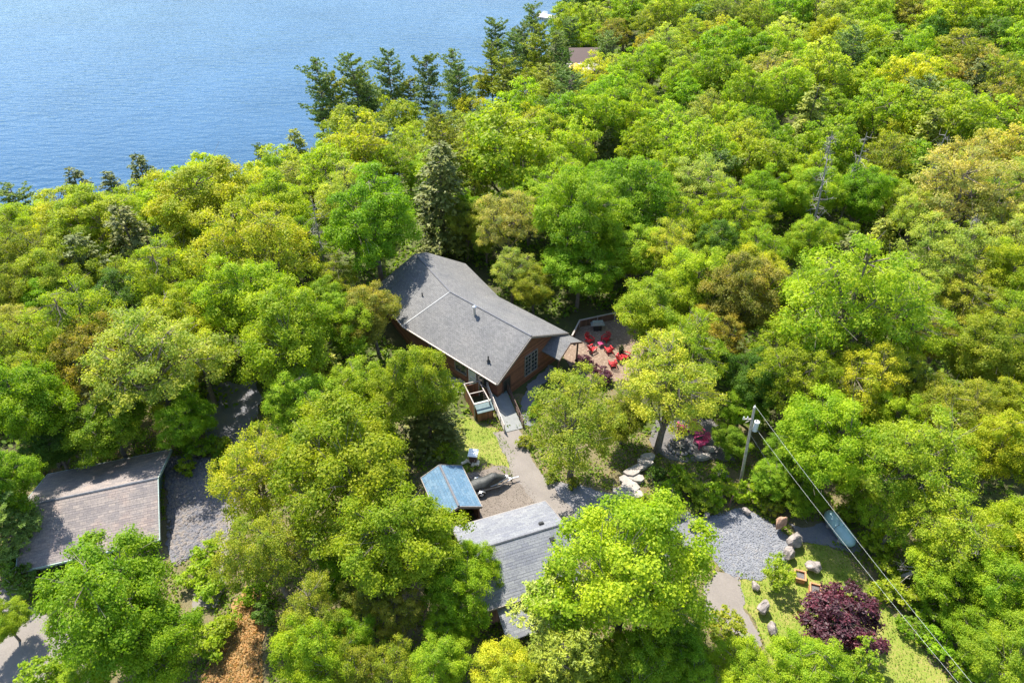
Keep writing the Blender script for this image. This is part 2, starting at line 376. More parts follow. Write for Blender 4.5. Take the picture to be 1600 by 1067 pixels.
def snag(seed, H=11.0, leafy=False):
    rs = np.random.RandomState(seed); b = MB(); tr = [Vector((0, 0, -0.4)), Vector((0.15, 0, H * 0.5)), Vector((0.1, 0.25, H))]
    b.tube(tr, [0.17, 0.11, 0.03], 7)
    for i in range(46):
        f = rs.uniform(0.3, 0.97); s = tr[0].lerp(tr[1], f * 2) if f < 0.5 else tr[1].lerp(tr[2], f * 2 - 1)
        a = rs.uniform(0, 6.28); L = (1 - f * 0.75) * rs.uniform(0.8, 2.6); d = Vector((math.cos(a), math.sin(a), rs.uniform(-0.35, 0.25)))
        m = s + d * L * 0.55; e = s + d * L + Vector((0, 0, rs.normal() * 0.35)); b.tube([s, m, e], [0.05, 0.035, 0.012], 4)
        for k in range(3):
            b.tube([m.lerp(e, rs.rand()), m.lerp(e, rs.rand()) + Vector(rs.normal(size=3) * 0.45)], [0.02, 0.008], 3)
    return b

# prototypes: near (fine leaves) and far (coarser)
PROTO = {}
def proto(kind, i):
    key = (kind, i)
    if key in PROTO: return PROTO[key]
    sd = 100 + i * 17 + len(kind)
    if kind == 'maple': me, b = decid(sd, nl=64, ncl=20, nleaf=44, leaf=0.12, space=1.25, lr0=1.15)
    elif kind == 'maple_far': me, b = decid(sd, nl=52, ncl=15, nleaf=14, leaf=0.23, space=1.5, lr0=1.35)
    elif kind == 'oak': me, b = decid(sd, nl=60, ncl=13, nleaf=32, leaf=0.12, space=1.3, lr0=1.1, flat=0.55, base=0.35, limb=1.25)
    elif kind == 'oak_far': me, b = decid(sd, nl=56, ncl=11, nleaf=13, leaf=0.21, space=1.4, lr0=1.2, flat=0.5, base=0.35, limb=1.1)
    elif kind == 'sapling': me, b = decid(sd, Rr=2.0, H=5.5, base=0.12, nl=26, ncl=9, nleaf=14, leaf=0.16, space=0.75, lr0=0.6)
    elif kind == 'purple': me, b = decid(sd, Rr=3.3, H=6.2, base=0.06, nl=60, ncl=13, nleaf=22, leaf=0.15, space=0.95, lr0=0.8); me.materials[0] = M_purple
    elif kind == 'shrub': me, b = decid(sd, Rr=1.2, H=1.8, base=0.05, nl=16, ncl=8, nleaf=13, leaf=0.13, space=0.45, lr0=0.45, limb=0.3)
    elif kind == 'pine': me, b = pine(sd, 17, 5.6)
    elif kind == 'pine_near': me, b = pine(sd, 13, 3.6, 1.4, 0.15, 0.3)
    elif kind == 'cedar': me, b = cedar(sd)
    tm = b.build('trunk', M_bark); tme = tm.data; tl = tm.location.copy()
    # bring the vertices back to the tree's own origin
    if tl.length > 0: tme.transform(Matrix.Translation(tl))
    bpy.data.objects.remove(tm)
    PROTO[key] = (me, tme); return PROTO[key]
DIM = {'maple': (5.0, 13.0, .62), 'maple_far': (5.0, 13.0, .62), 'oak': (5.0, 13.0, .66), 'oak_far': (5.0, 13.0, .66), 'sapling': (2.0, 5.5, .55), 'purple': (3.3, 6.2, .5),
       'shrub': (1.2, 1.8, .5), 'pine': (4.3, 17.0, .6), 'pine_near': (3.2, 13.0, .55), 'cedar': (2.4, 13.0, .5)}
PAL = {'lime': (.325, .405, .024), 'green': (.24, .355, .018), 'yellow': (.40, .42, .028), 'tan': (.38, .41, .07), 'gold': (.47, .42, .10), 'olive': (.29, .32, .03), 'rust': (.34, .30, .05),
       'dark': (.13, .22, .03), 'blue': (.19, .26, .06), 'pale': (.37, .40, .04), 'deep': (.155, .175, .035), 'purple': (.075, .016, .028), 'grey': (.3, .3, .3)}
COLW = {'lime': 'lime green', 'green': 'bright green', 'yellow': 'yellow green', 'tan': 'tan green', 'gold': 'golden tan', 'olive': 'olive green', 'rust': 'rusty brown', 'dark': 'dark green', 'blue': 'blue green', 'pale': 'pale green', 'deep': 'dark olive', 'purple': 'dark purple', 'grey': 'grey'}
KW = {'maple': ('maple_tree', 'round maple', 'tree'), 'oak': ('oak_tree', 'open oak', 'tree'), 'pine': ('pine_tree', 'tall pine', 'tree'), 'cedar': ('cedar_tree', 'narrow cedar', 'tree'),
      'sapling': ('young_tree', 'young tree', 'tree'), 'shrub': ('shrub', 'leafy shrub', 'shrub'), 'purple': ('purple_maple_tree', 'purple maple', 'tree'), 'snag': ('dead_tree', 'leafless dead tree', 'dead tree')}
TREES = []     # (root, kind, colour, px, py) for the labels
def jit(c, r, s=0.08):
    h = r.uniform(-s, s); v = 1 + r.uniform(-0.07, 0.07)
    return (max(0, c[0] * (1 + h) * v), max(0, c[1] * v), max(0, c[2] * (1 + r.uniform(-0.2, 0.2)) * v), 1)
rt = random.Random(31)
def plant(kind, colr, x, y, rad, hf=1.0, label=None, group=None, z=None, near=None):
    z = hz(x, y) if z is None else z
    if z < LAKE - 0.1: return None
    p = Vector((x, y, z + 8)); dep = depth_of(p)
    far = dep > 88
    pk = kind
    if kind in ('maple', 'oak') and far: pk = kind + '_far'
    nvar = {'maple': 5, 'maple_far': 5, 'oak': 5, 'oak_far': 5, 'pine': 4, 'cedar': 4, 'shrub': 3, 'sapling': 2}.get(pk, 1)
    me, tme = proto(pk, rt.randrange(nvar)); R0, H0, _ = DIM[pk]
    nm, kw, cat = KW[kind if kind != 'pine_near' else 'pine']
    root = thing(nm, label, cat, (x, y, z - 0.05), rt.uniform(0, 6.28), group)
    s = rad / R0; sz = height_of(kind, rad) / H0 * hf * rt.uniform(0.95, 1.06)
    root.scale = (s, s * rt.uniform(0.92, 1.06), sz)
    if kind in ('maple', 'oak', 'pine'): root.rotation_euler[0] = rt.gauss(0, 0.035); root.rotation_euler[1] = rt.gauss(0, 0.035)
    c = bpy.data.objects.new('crown', me); col.objects.link(c); c.parent = root; c.color = jit(PAL[colr], rt)
    t = bpy.data.objects.new('trunk', tme); col.objects.link(t); t.parent = root
    TREES.append([root, kind if kind != 'pine_near' else 'pine', colr]); return root
def height_of(kind, rad):
    if kind in ('maple', 'oak'): return min(16.5, max(7.0, 4.0 + rad * 1.9))
    if kind == 'pine': return max(12, min(20, rad * 4.2))
    if kind == 'pine_near': return rad * 3.6
    if kind == 'cedar': return min(15, max(6, rad * 3.4))
    return DIM[kind][1] * rad / DIM[kind][0]
def crown_at(px, py, wpx, kind, colr, hf=1.0, label=None, group=None):
    """stand a tree so that its crown sits where the photograph shows it"""
    z = 0.0; rad = wpx * 60 / F / 2
    for _ in range(12):
        H = height_of(kind, rad) * hf; zc = z + H * DIM[kind][2]
        p = at(px, py, zc); rad = min(8.5, max(0.6, wpx / 2 * depth_of(p) / F)); z = max(hz(p.x, p.y), LAKE + 0.3)
    return plant(kind, colr, p.x, p.y, rad, hf, label, group, z=z)
# ---------------------------------------------------------------- the trees of the photograph: crown centre, width, kind, colour
NEAR = [
 (985,915,262,'maple','lime',1.0,'large lime maple between the small garage roof and the gravel pad'),
 (530,725,228,'maple','lime',1.0,'broad lime maple left of the woodshed and its skylight-tinted roof'),
 (400,740,150,'oak','yellow',1.0,'yellow green oak beside the grey rubble bank'),
 (640,610,125,'maple','lime',1.0,'yellowish maple against the left eave of the brown house'),
 (670,655,90,'cedar','deep',0.7,'dark bushy cedar beside the lawn, left of the wooden ramp'),
 (618,845,195,'maple','lime',1.0,'lime maple crown left of the small garage, below the woodshed'),
 (712,925,115,'maple','green',0.9,'bright green maple touching the left edge of the small garage roof'),
 (745,890,80,'maple','green',0.75,None),
 (618,960,80,'oak','rust',0.9,None),(570,930,80,'oak','tan',0.9,None),(492,965,110,'oak','pale',1.0,None),(490,1035,120,'maple','lime',1.0,None),
 (785,1060,120,'maple','yellow',0.9,'yellow green maple at the bottom edge below the small garage'),(680,1045,100,'maple','lime',0.8,None),(560,1040,100,'oak','olive',0.9,None),
 (868,965,120,'pine_near','tan',1.0,'soft olive pine in front of the small garage roof'),(880,1050,120,'pine_near','olive',1.0,None),(1000,1050,120,'maple','green',0.8,None),
 (182,942,222,'maple','green',1.0,'large green maple in front of the big left garage'),(238,1015,140,'maple','green',0.9,None),(60,1065,70,'sapling','lime',1.0,None),(140,1062,90,'maple','lime',0.6,None),
 (425,858,130,'oak','pale',1.0,'pale green oak beside the straw coloured clearing'),
 (235,565,200,'oak','tan',.95,'tan oak with forked bare limbs behind the big left garage'),(130,570,130,'oak','rust',1.0,None),(170,660,120,'maple','green',0.75,None),(290,655,90,'maple','green',0.75,'bushy green maple at the right end behind the big left garage'),
 (310,560,110,'oak','yellow',0.9,None),
 (40,640,140,'maple','green',1.0,None),(10,760,110,'maple','green',1.0,None),(2,832,90,'pine_near','blue',1.0,'blue green pine at the left edge beside the big garage'),(10,545,110,'oak','olive',1.0,None),(85,700,90,'maple','dark',0.7,None),
 (5,970,70,'maple','lime',0.6,None),
 (400,385,185,'oak','yellow',1.0,None),(330,325,170,'maple','yellow',0.9,None),(260,430,125,'oak','lime',1.0,None),(400,480,150,'maple','lime',1.0,None),(330,470,110,'oak','lime',1.0,None),
 (150,365,150,'maple','yellow',0.85,None),(60,395,120,'oak','olive',1.0,None),(90,330,110,'oak','pale',.8,None),(40,345,80,'pine','blue',.8,None),(200,350,80,'oak','lime',.9,None),(245,330,70,'oak','lime',.8,None),
 (128,305,52,'cedar','deep',1.1,None),(180,305,44,'cedar','deep',1.0,None),(232,296,62,'cedar','deep',1.15,None),(215,400,95,'cedar','deep',1.15,None),(145,440,90,'cedar','deep',1.1,None),
 (100,440,120,'maple','olive',1.0,None),(30,470,100,'maple','olive',1.0,None),(45,520,110,'oak','gold',0.9,None),(180,480,110,'maple','dark',0.8,None),
 (450,530,170,'maple','lime',1.0,None),(540,510,100,'maple','lime',.9,None),(583,495,105,'maple','rust',0.8,'rusty brown green tree at the left corner of the brown house'),(520,440,80,'oak','olive',0.9,None),(585,355,155,'maple','green',1.0,'bright green maple behind the far left gable of the brown house'),
 (545,320,120,'oak','tan',1.0,None),(565,245,120,'maple','yellow',.9,None),(545,205,100,'maple','olive',.8,None),(625,190,80,'maple','lime',.9,None),(500,265,60,'oak','rust',.9,None),(425,290,80,'maple','green',.9,None),(450,330,80,'oak','lime',.9,None),
 (635,235,70,'oak','lime',1,None),(395,300,70,'maple','yellow',1,None),
 (690,305,115,'cedar','deep',1.05,None),(700,255,85,'pine','olive',1.0,None),(655,250,75,'oak','tan',.9,None),(728,350,70,'maple','olive',.9,None),(470,385,100,'oak','lime',1,None),(500,580,90,'cedar','olive',.8,None),(455,575,60,'cedar','deep',.8,None),
 (790,235,155,'maple','lime',1.0,None),(795,350,100,'oak','gold',1.0,'golden tan oak behind the long grey roof of the brown house'),(800,420,80,'oak','tan',.8,None),(835,450,70,'maple','olive',.7,None),
 (900,350,145,'maple','green',1.05,'tall bright green maple behind the brown house, left of the patio'),(905,425,120,'maple','green',.7,None),(990,330,130,'maple','green',1.0,None),(965,385,80,'maple','green',.7,None),
 (1045,395,95,'oak','pale',1.0,None),(1020,480,120,'maple','lime',.9,'lime maple leaning over the right end of the chair patio'),(1085,440,110,'maple','lime',1.0,None),(1115,395,80,'maple','dark',1.0,None),(1165,470,125,'maple','rust',1.0,None),(1120,520,90,'oak','rust',.9,None),
 (898,655,165,'oak','olive',0.9,'open oak with pale twigs between the ramp and the flagstone steps'),
 (1045,604,168,'oak','pale',0.95,'thin pale green oak left of the fire pit'),(1075,555,120,'oak','lime',.95,None),(975,655,80,'maple','olive',0.6,None),
 (1175,600,90,'maple','dark',.9,None),(1160,640,70,'maple','green',.7,'dark green bushy tree just left of the utility pole'),(1235,590,120,'oak','lime',1.0,None),(1285,700,150,'maple','green',1.0,'bright green maple right of the utility pole'),(1230,700,80,'maple','green',.7,None),
 (1340,470,210,'oak','lime',1.1,None),(1235,480,100,'maple','green',1.0,None),(1265,380,80,'maple','lime',1,None),(1350,590,130,'oak','yellow',1.0,None),(1290,560,100,'oak','lime',1.0,None),(1395,600,70,'maple','dark',.9,None),
 (1435,715,180,'oak','lime',1.0,'broad lime oak right of the utility pole wires'),(1560,710,110,'maple','yellow',1.0,None),(1500,640,120,'oak','pale',1.0,None),(1570,640,90,'maple','pale',1.0,None),(1540,560,120,'maple','olive',1.0,None),(1470,530,80,'oak','rust',.9,None),
 (1575,440,110,'maple','yellow',1.0,None),(1480,400,135,'oak','tan',1.0,None),(1500,305,165,'oak','gold',1.0,None),(1430,340,90,'oak','tan',1,None),(1540,370,90,'oak','gold',.9,None),
 (1400,810,90,'oak','lime',.8,None),(1500,830,150,'oak','lime',.9,None),(1580,850,110,'maple','lime',.9,None),(1475,890,120,'maple','lime',.7,None),(1560,920,120,'maple','green',.9,None),(1575,1020,120,'maple','lime',.9,None),(1525,995,100,'maple','green',.6,None),
 (1260,1045,120,'maple','lime',.7,'lime maple below the purple maple'),(1165,1050,110,'maple','lime',.7,None),(1345,1040,70,'sapling','lime',1.0,None),(1075,1045,90,'maple','green',.7,None),
 (1216,893,50,'sapling','lime',1.0,'slender lime young tree beside the wooden planters'),(1135,985,60,'sapling','pale',.9,'small pale tree at the bend of the dirt path'),
 (1313,972,132,'purple','purple',0.85,'dark purple maple on the lawn near the wooden planters'),
 (475,635,110,'maple','lime',.85,None),(560,610,110,'maple','lime',.9,None),(530,650,90,'maple','green',.8,None),(590,690,80,'maple','lime',.8,None),
 (1140,690,60,'maple','green',.5,None),(1205,745,70,'maple','green',.55,None),(1255,775,70,'maple','green',.5,None),(1340,765,70,'maple','lime',.45,None),(1215,540,100,'oak','lime',1.0,None),
 (735,335,70,'maple','green',.9,None),(760,370,60,'maple','olive',.8,None),(505,485,90,'maple','lime',.9,None),(1420,600,90,'oak','olive',.9,None),(1455,640,90,'maple','olive',.9,None),(1390,660,90,'maple','lime',.9,None),(1130,400,80,'maple','lime',1,None),(1060,480,90,'oak','lime',.9,None),
 (60,600,110,'maple','olive',.9,None),(270,600,90,'oak','yellow',.8,None),(90,480,100,'maple','green',.9,None),(300,390,100,'maple','yellow',.9,None),(200,440,90,'oak','olive',.9,None),
 (530,900,90,'maple','green',.7,None),(700,990,80,'maple','lime',.7,None),(540,1000,90,'maple','green',.8,None),(620,1050,90,'oak','olive',.8,None),(1050,1000,110,'maple','green',.7,None),(950,1040,110,'maple','lime',.7,None),
]
FAR = [
 (770,112,56,'pine','olive',1),(815,85,56,'pine','blue',1),(845,95,56,'pine','olive',1),(800,150,56,'pine','olive',.9),(780,80,50,'pine','blue',1),(525,165,56,'pine','olive',.9),(640,160,50,'pine','olive',.9),(720,150,56,'pine','blue',.9),(575,150,50,'pine','olive',.95),
 (905,18,50,'cedar','dark',1.3),(882,28,44,'cedar','dark',1.2),(928,32,50,'oak','tan',1),(960,55,55,'oak','rust',.9),(965,15,50,'cedar','deep',1.1),(1010,40,60,'oak','olive',1),(1048,22,70,'oak','pale',1),(1085,52,50,'cedar','dark',1),(1130,20,70,'oak','tan',1),(1180,35,60,'oak','olive',1),(1100,5,50,'maple','green',1),
 (950,88,50,'pine','blue',.8),(968,112,60,'oak','tan',.9),(1005,100,40,'cedar','deep',1.1),(1040,78,64,'oak','tan',1),(1012,72,40,'oak','rust',1),(1062,105,60,'oak','tan',1),
 (1130,85,85,'maple','green',1),(1182,100,70,'maple','green',1),(1120,125,75,'maple','lime',1),(830,62,62,'pine','blue',1),(868,80,46,'pine','blue',.75),(800,105,56,'pine','blue',1.0),(880,112,44,'pine','dark',.9),(835,132,52,'oak','olive',1),(852,140,60,'pine','pale',.8),(862,165,60,'pine','pale',.8),(822,190,60,'maple','green',1),
 (790,140,56,'pine','olive',.9),(755,135,50,'oak','yellow',.9),(495,155,70,'pine','blue',1.0),(555,145,70,'pine','blue',1.0),(610,135,60,'pine','blue',1.0),(675,145,66,'pine','blue',1.0),(705,125,52,'pine','blue',1.0),(585,170,50,'pine','blue',.9),(680,200,50,'pine','blue',.9),(740,180,60,'maple','yellow',.8),
 (690,215,50,'oak','tan',.9),(465,245,50,'cedar','olive',1),(410,262,36,'pine','blue',.8),(715,200,60,'oak','tan',.9),(770,190,50,'maple','lime',.8),
 (960,145,64,'maple','lime',1),(1000,152,60,'oak','lime',1),(1065,135,60,'maple','lime',1),(1160,160,74,'maple','lime',1),(1105,172,64,'oak','tan',1),(930,190,80,'maple','lime',1),(990,192,64,'maple','lime',1),(1035,185,60,'oak','lime',1),(1080,205,70,'oak','tan',1),(1140,195,60,'maple','lime',1),(1185,212,66,'maple','green',1),
 (862,210,70,'maple','lime',1),(825,240,66,'maple','green',1),(892,240,80,'maple','lime',1),(950,232,44,'cedar','deep',1),(1000,240,74,'maple','lime',1),(1052,240,70,'oak','lime',1),(1115,240,74,'oak','tan',1),(1165,245,80,'maple','pale',1),
 (1090,290,105,'oak','tan',1),(1145,340,90,'oak','lime',1),(1195,310,84,'maple','green',1),(1180,390,84,'oak','lime',1),(940,290,80,'maple','green',1),(1030,290,74,'maple','lime',1),(1080,345,80,'oak','lime',1),
 (1222,60,50,'cedar','olive',1),(1222,20,50,'maple','green',1),(1290,25,76,'oak','tan',1),(1360,30,76,'maple','lime',1),(1430,25,66,'oak','rust',1),(1490,35,90,'maple','lime',1),(1570,25,90,'maple','lime',1),(1455,60,60,'maple','dark',1),(1540,65,70,'maple','dark',1),(1590,75,60,'maple','dark',1),
 (1225,62,70,'oak','tan',1),(1285,68,60,'maple','yellow',1),(1340,80,80,'maple','lime',1),(1245,98,62,'maple','lime',1),(1328,108,46,'cedar','deep',1.1),(1390,98,52,'cedar','deep',1.1),(1422,78,56,'maple','lime',1),(1495,88,90,'oak','olive',1),(1490,95,42,'cedar','deep',1.2),(1512,152,56,'cedar','deep',1.2),(1565,120,84,'oak','olive',1),(1452,100,60,'oak','yellow',1),
 (1415,140,92,'maple','yellow',1),(1352,142,72,'maple','lime',1),(1282,128,90,'maple','pale',1),(1222,150,80,'maple','lime',1),(1262,195,74,'cedar','olive',1),(1375,182,90,'maple','lime',1),(1332,215,46,'cedar','olive',1),(1290,240,98,'maple','lime',1),(1212,245,74,'maple','green',1),(1380,250,84,'oak','olive',1),(1485,200,110,'maple','lime',1),(1440,235,74,'cedar','olive',1),(1560,172,84,'oak','rust',1),(1565,245,90,'oak','gold',1),(1505,262,84,'oak','gold',1),
 (1272,305,90,'maple','lime',1),(1345,312,84,'maple','green',1),(1440,300,80,'cedar','olive',1),(1370,385,56,'cedar','olive',1),(1395,300,60,'oak','lime',1),(1310,385,70,'maple','green',.8),
 (760,255,60,'maple','lime',1),(740,290,50,'oak','olive',1),(720,240,50,'oak','olive',1),
]
for px, py, w, k, c, hf, lb in NEAR: crown_at(px, py, w, k, c, hf, lb)
for px, py, w, k, c, hf in FAR: crown_at(px, py, w, k, c, hf)
# undistinguished forest trees between and beyond, and just outside the frame
def in_poly(x, y, P):
    c = False; j = len(P) - 1
    for i in range(len(P)):
        if (P[i][1] > y) != (P[j][1] > y) and x < (P[j][0] - P[i][0]) * (y - P[i][1]) / (P[j][1] - P[i][1]) + P[i][0]: c = not c
        j = i
    return c
SITE = [(-52, 14), (-47, 40), (-33, 50), (-22, 50), (-17, 57), (-19, 66), (-8, 76), (4, 68), (12, 64), (22, 59), (24, 46), (31, 42), (36, 34), (37, 24), (36, 14)]
rf = random.Random(5); placed = [(t[0].location.x, t[0].location.y, t[0].scale.x) for t in TREES]
cands = []
yy = 14.0
while yy < 262:
    xx = -150.0
    while xx < 175: cands.append((xx + rf.uniform(-2.4, 2.4), yy + rf.uniform(-2.4, 2.4))); xx += 6.6
    yy += 6.2
rf.shuffle(cands); nf = 0
for x, y in cands:
    if in_poly(x, y, SITE): continue
    if shore_d(np.array([x]), np.array([y]))[0] < 3.5: continue
    p = Vector((x, y, hz(x, y) + 9)); qx, qy = px_of(p)
    if qx < -150 or qx > 1750 or qy < -70 or qy > 1150: continue
    rad = rf.uniform(3.2, 4.9) if y < 150 else rf.uniform(3.8, 5.6)
    if math.hypot(x - 17.5, y - 158) < 9.5 or math.hypot(x - 15, y - 146) < 8 or math.hypot(x - 14, y - 168) < 7: continue
    if any((x - a) ** 2 + (y - b) ** 2 < (0.53 * (rad + 4.6 * s)) ** 2 for a, b, s in placed): continue
    r = rf.random(); right = x > 45
    if r < .42: k, c = 'maple', rf.choice(['lime', 'lime', 'lime', 'green', 'green', 'yellow'])
    elif r < .82: k, c = 'oak', rf.choice(['tan', 'lime', 'yellow', 'pale', 'gold' if right else 'lime'])
    elif r < .93: k, c, rad = 'cedar', rf.choice(['deep', 'olive', 'dark']), rad * .6
    else: k, c, rad = 'pine', 'blue', rad * .85
    if right and k == 'oak' and rf.random() < .22: k, c, rad = 'cedar', rf.choice(['deep', 'olive']), rad * .75
    if k == 'pine' and x < -30: k = 'oak'; c = 'lime'
    if plant(k, c, x, y, rad, rf.uniform(.82, 1.0)): placed.append((x, y, rad / 5)); nf += 1
print('filled', nf, 'trees', len(TREES))
# dead trees
def dead(px, py, H, seed, lean, label):
    p = at(px, py, 1.0); r = thing('dead_tree', label, 'dead tree', (p.x, p.y, hz(p.x, p.y)), rt.uniform(0, 6)); r.rotation_euler = (*lean, 0)
    b = snag(seed, H); o = b.build('trunk', M_snag); o.data.transform(Matrix.Translation(o.location)); o.location = (0, 0, 0); o.parent = r
dead(1262, 392, 16.5, 3, (0.0, -0.08), 'tall grey dead trunk with bare twigs standing in the forest, left of a second one')
dead(1306, 362, 14.5, 4, (0.02, -0.02), 'shorter grey dead trunk with bare twigs, right of the tallest dead trunk')
dead(1416, 365, 14.5, 5, (0.0, 0.0), 'dark leafless trunk in the forest beside golden tan oaks')
dead(1505, 470, 13.0, 8, (0.1, -0.3), 'tangle of bare grey branches beside yellow maple at right')
dead(1395, 895, 8.5, 9, (0.25, 0.42), 'leaning leafless tree among the bushes right of the wires')
dead(5, 490, 9.0, 11, (0.0, 0.3), 'bare grey branches at the left edge of the photo')
dead(515, 465, 13.0, 12, (0.0, 0.0), 'bare grey spire between the lime maples left of the brown house')

# labels: colour, kind, place, and the order from the left where several agree
def region(x, y, px, py):
    d = float(shore_d(np.array([x]), np.array([y]))[0])
    if d < 20 and y < 150: return 'on the shore ' + ('at far left' if px < 300 else 'left of the tall pines' if px < 470 else 'among the pines' if px < 750 else 'near the water')
    if y > 160 and x < 34: return 'near the far cabin'
    if y < 66:
        if x < -40: return 'left of the big garage'
        if x < -17: return 'between big garage and brown house' if y > 38 else 'at the bottom left'
        if x < 10: return 'below the small garage' if y < 30 else 'close to the brown house'
        if x < 30: return 'around the fire pit' if y > 40 else 'beside the right lawn'
        return 'right of the wires, lower' if y < 42 else 'right of the utility pole, upper'
    if x < -20: return 'up-left of the brown house' if y < 85 else 'in the left lakeside woods'
    if x < 8: return 'directly behind the brown house' if y < 92 else 'between brown house and lake'
    row = 'first' if y < 85 else 'second' if y < 108 else 'third' if y < 135 else 'fourth' if y < 170 else 'farthest'
    return 'in the %s belt of the right forest' % row
ORD = ['', 'first', 'second', 'third', 'fourth', 'fifth', 'sixth', 'seventh', 'eighth', 'ninth', 'tenth', 'eleventh', 'twelfth'] + ['%dth' % i for i in range(13, 60)]
GRP = {'maple': 'maple trees of the forest', 'oak': 'oak trees of the forest', 'pine': 'tall pine trees', 'cedar': 'dark cedar trees', 'sapling': 'young trees by the lawn', 'shrub': 'shrubs at the wood edge'}
def label_trees():
    fam = {}
    for root, k, c in TREES:
        if k in GRP: root['group'] = GRP[k]
        if root.get('label'): continue
        x, y, z = root.location; px, py = px_of(Vector((x, y, z + 6)))
        fam.setdefault((COLW[c], KW[k][1], region(x, y, px, py)), []).append((px, root))
    for (cw, kw, rg), L in fam.items():
        L.sort(key=lambda t: t[0]); n = len(L)
        for i, (_, r) in enumerate(L):
            s = '%s %s %s' % (cw, kw, rg)
            if n == 2: s += (', the left one', ', the right one')[i]
            elif n > 2: s += ', %s from the left' % ORD[i + 1]
            r['label'] = s
# ---------------------------------------------------------------- ground, lake
M_soil = ground_mat('forest_soil', [(0.3, (.035, .05, .014)), (0.45, (.07, .07, .03)), (0.55, (.07, .10, .022)), (0.7, (.12, .10, .05))], 0.12, 3.0, (.09, .075, .04))
M_yard = ground_mat('yard_soil', [(0.32, (.07, .095, .02)), (0.45, (.11, .10, .045)), (0.56, (.16, .13, .07)), (0.7, (.09, .13, .02))], 0.5, 5.0, (.20, .155, .09))
M_lawn = ground_mat('lawn_grass', [(0.32, (.10, .14, .025)), (0.45, (.16, .20, .03)), (0.55, (.24, .22, .06)), (0.7, (.32, .25, .13))], 0.45, 7.0, (.14, .22, .02), s3=9)
M_path = ground_mat('worn_pavement', [(0.3, (.135, .12, .11)), (0.5, (.19, .168, .15)), (0.7, (.24, .212, .19))], 0.6, 8.0, (.20, .17, .15), 0.9, 0.25, 20)
M_drive = ground_mat('grey_drive', [(0.3, (.10, .105, .125)), (0.5, (.165, .165, .18)), (0.62, (.23, .20, .18)), (0.75, (.15, .14, .09))], 0.45, 6.0, (.15, .15, .17), s3=16)
M_gravel = ground_mat('pale_gravel', [(0.3, (.13, .135, .155)), (0.48, (.19, .195, .215)), (0.56, (.25, .25, .265)), (0.66, (.28, .23, .18))], 0.4, 12.0, (.17, .18, .22), s3=7, bmp=0.9)
M_dirt = ground_mat('brown_gravel', [(0.3, (.13, .11, .09)), (0.5, (.19, .16, .135)), (0.7, (.25, .21, .175))], 0.8, 14.0, (.17, .14, .12), bmp=0.8)
M_patio = ground_mat('patio_stone', [(0.3, (.13, .09, .065)), (0.5, (.19, .135, .10)), (0.7, (.25, .185, .14))], 0.8, 7.0, (.28, .21, .16), s3=4)
M_dark = ground_mat('dark_terrace', [(0.3, (.07, .065, .07)), (0.5, (.12, .11, .11)), (0.7, (.18, .15, .13))], 0.9, 8.0, (.16, .16, .15))
M_straw = ground_mat('dry_leaves', [(0.3, (.24, .14, .055)), (0.5, (.37, .22, .095)), (0.7, (.46, .30, .13))], 0.8, 16.0, (.15, .09, .04), s3=22, bmp=1.0)
M_rub = ground_mat('rubble_bed', [(0.3, (.08, .08, .09)), (0.5, (.16, .155, .165)), (0.7, (.26, .23, .21))], 0.7, 10.0, (.06, .06, .07))

def ground_sheet():
    xs = np.concatenate([np.arange(-420, -130, 20), np.arange(-130, 135, 2.5), np.arange(140, 440, 20)]); ys = np.concatenate([np.arange(-120, 6, 9), np.arange(6, 200, 2.5), np.arange(204, 560, 8)])
    X, Y = np.meshgrid(xs, ys); Z = hgt(X.ravel(), Y.ravel()); nx = len(xs); ny = len(ys)
    me = bpy.data.meshes.new('ground'); vs = np.stack([X.ravel(), Y.ravel(), Z], 1)
    fs = [(j * nx + i, j * nx + i + 1, (j + 1) * nx + i + 1, (j + 1) * nx + i) for j in range(ny - 1) for i in range(nx - 1)]
    me.from_pydata(vs.tolist(), [], fs); me.materials.append(M_soil)
    for f in me.polygons: f.use_smooth = True
    o = bpy.data.objects.new('ground', me); col.objects.link(o); o['kind'] = 'structure'
ground_sheet()
# wooded hills across the lake, added out of view to even and deepen the water's reflections
hv, hf_ = [], []; hn = 60
for i in range(hn):
    a = R(-75 + 105 * i / (hn - 1)); 
    for j, (rr0, hh0) in enumerate(((640, LAKE - 2), (690, 6), (780, 26), (900, 34), (1100, 30))):
        k_ = 1 + .05 * math.sin(i * .5) + .03 * math.sin(i * 1.3); hv.append((math.sin(a) * rr0 * k_, math.cos(a) * rr0 * k_, hh0 * (1 + .25 * math.sin(i * .37 + j)) if j > 1 else hh0))
for i in range(hn - 1):
    for j in range(4): hf_.append((i * 5 + j, i * 5 + j + 1, i * 5 + j + 6, i * 5 + j + 5))
hb = MB(); hb.add(hv, hf_); o = hb.build('unseen_hills', ground_mat('unseen_wooded_hill', [(0.3, (.05, .08, .02)), (0.5, (.09, .13, .03)), (0.7, (.13, .16, .04))], .02, .15), smooth=True); o['kind'] = 'structure'
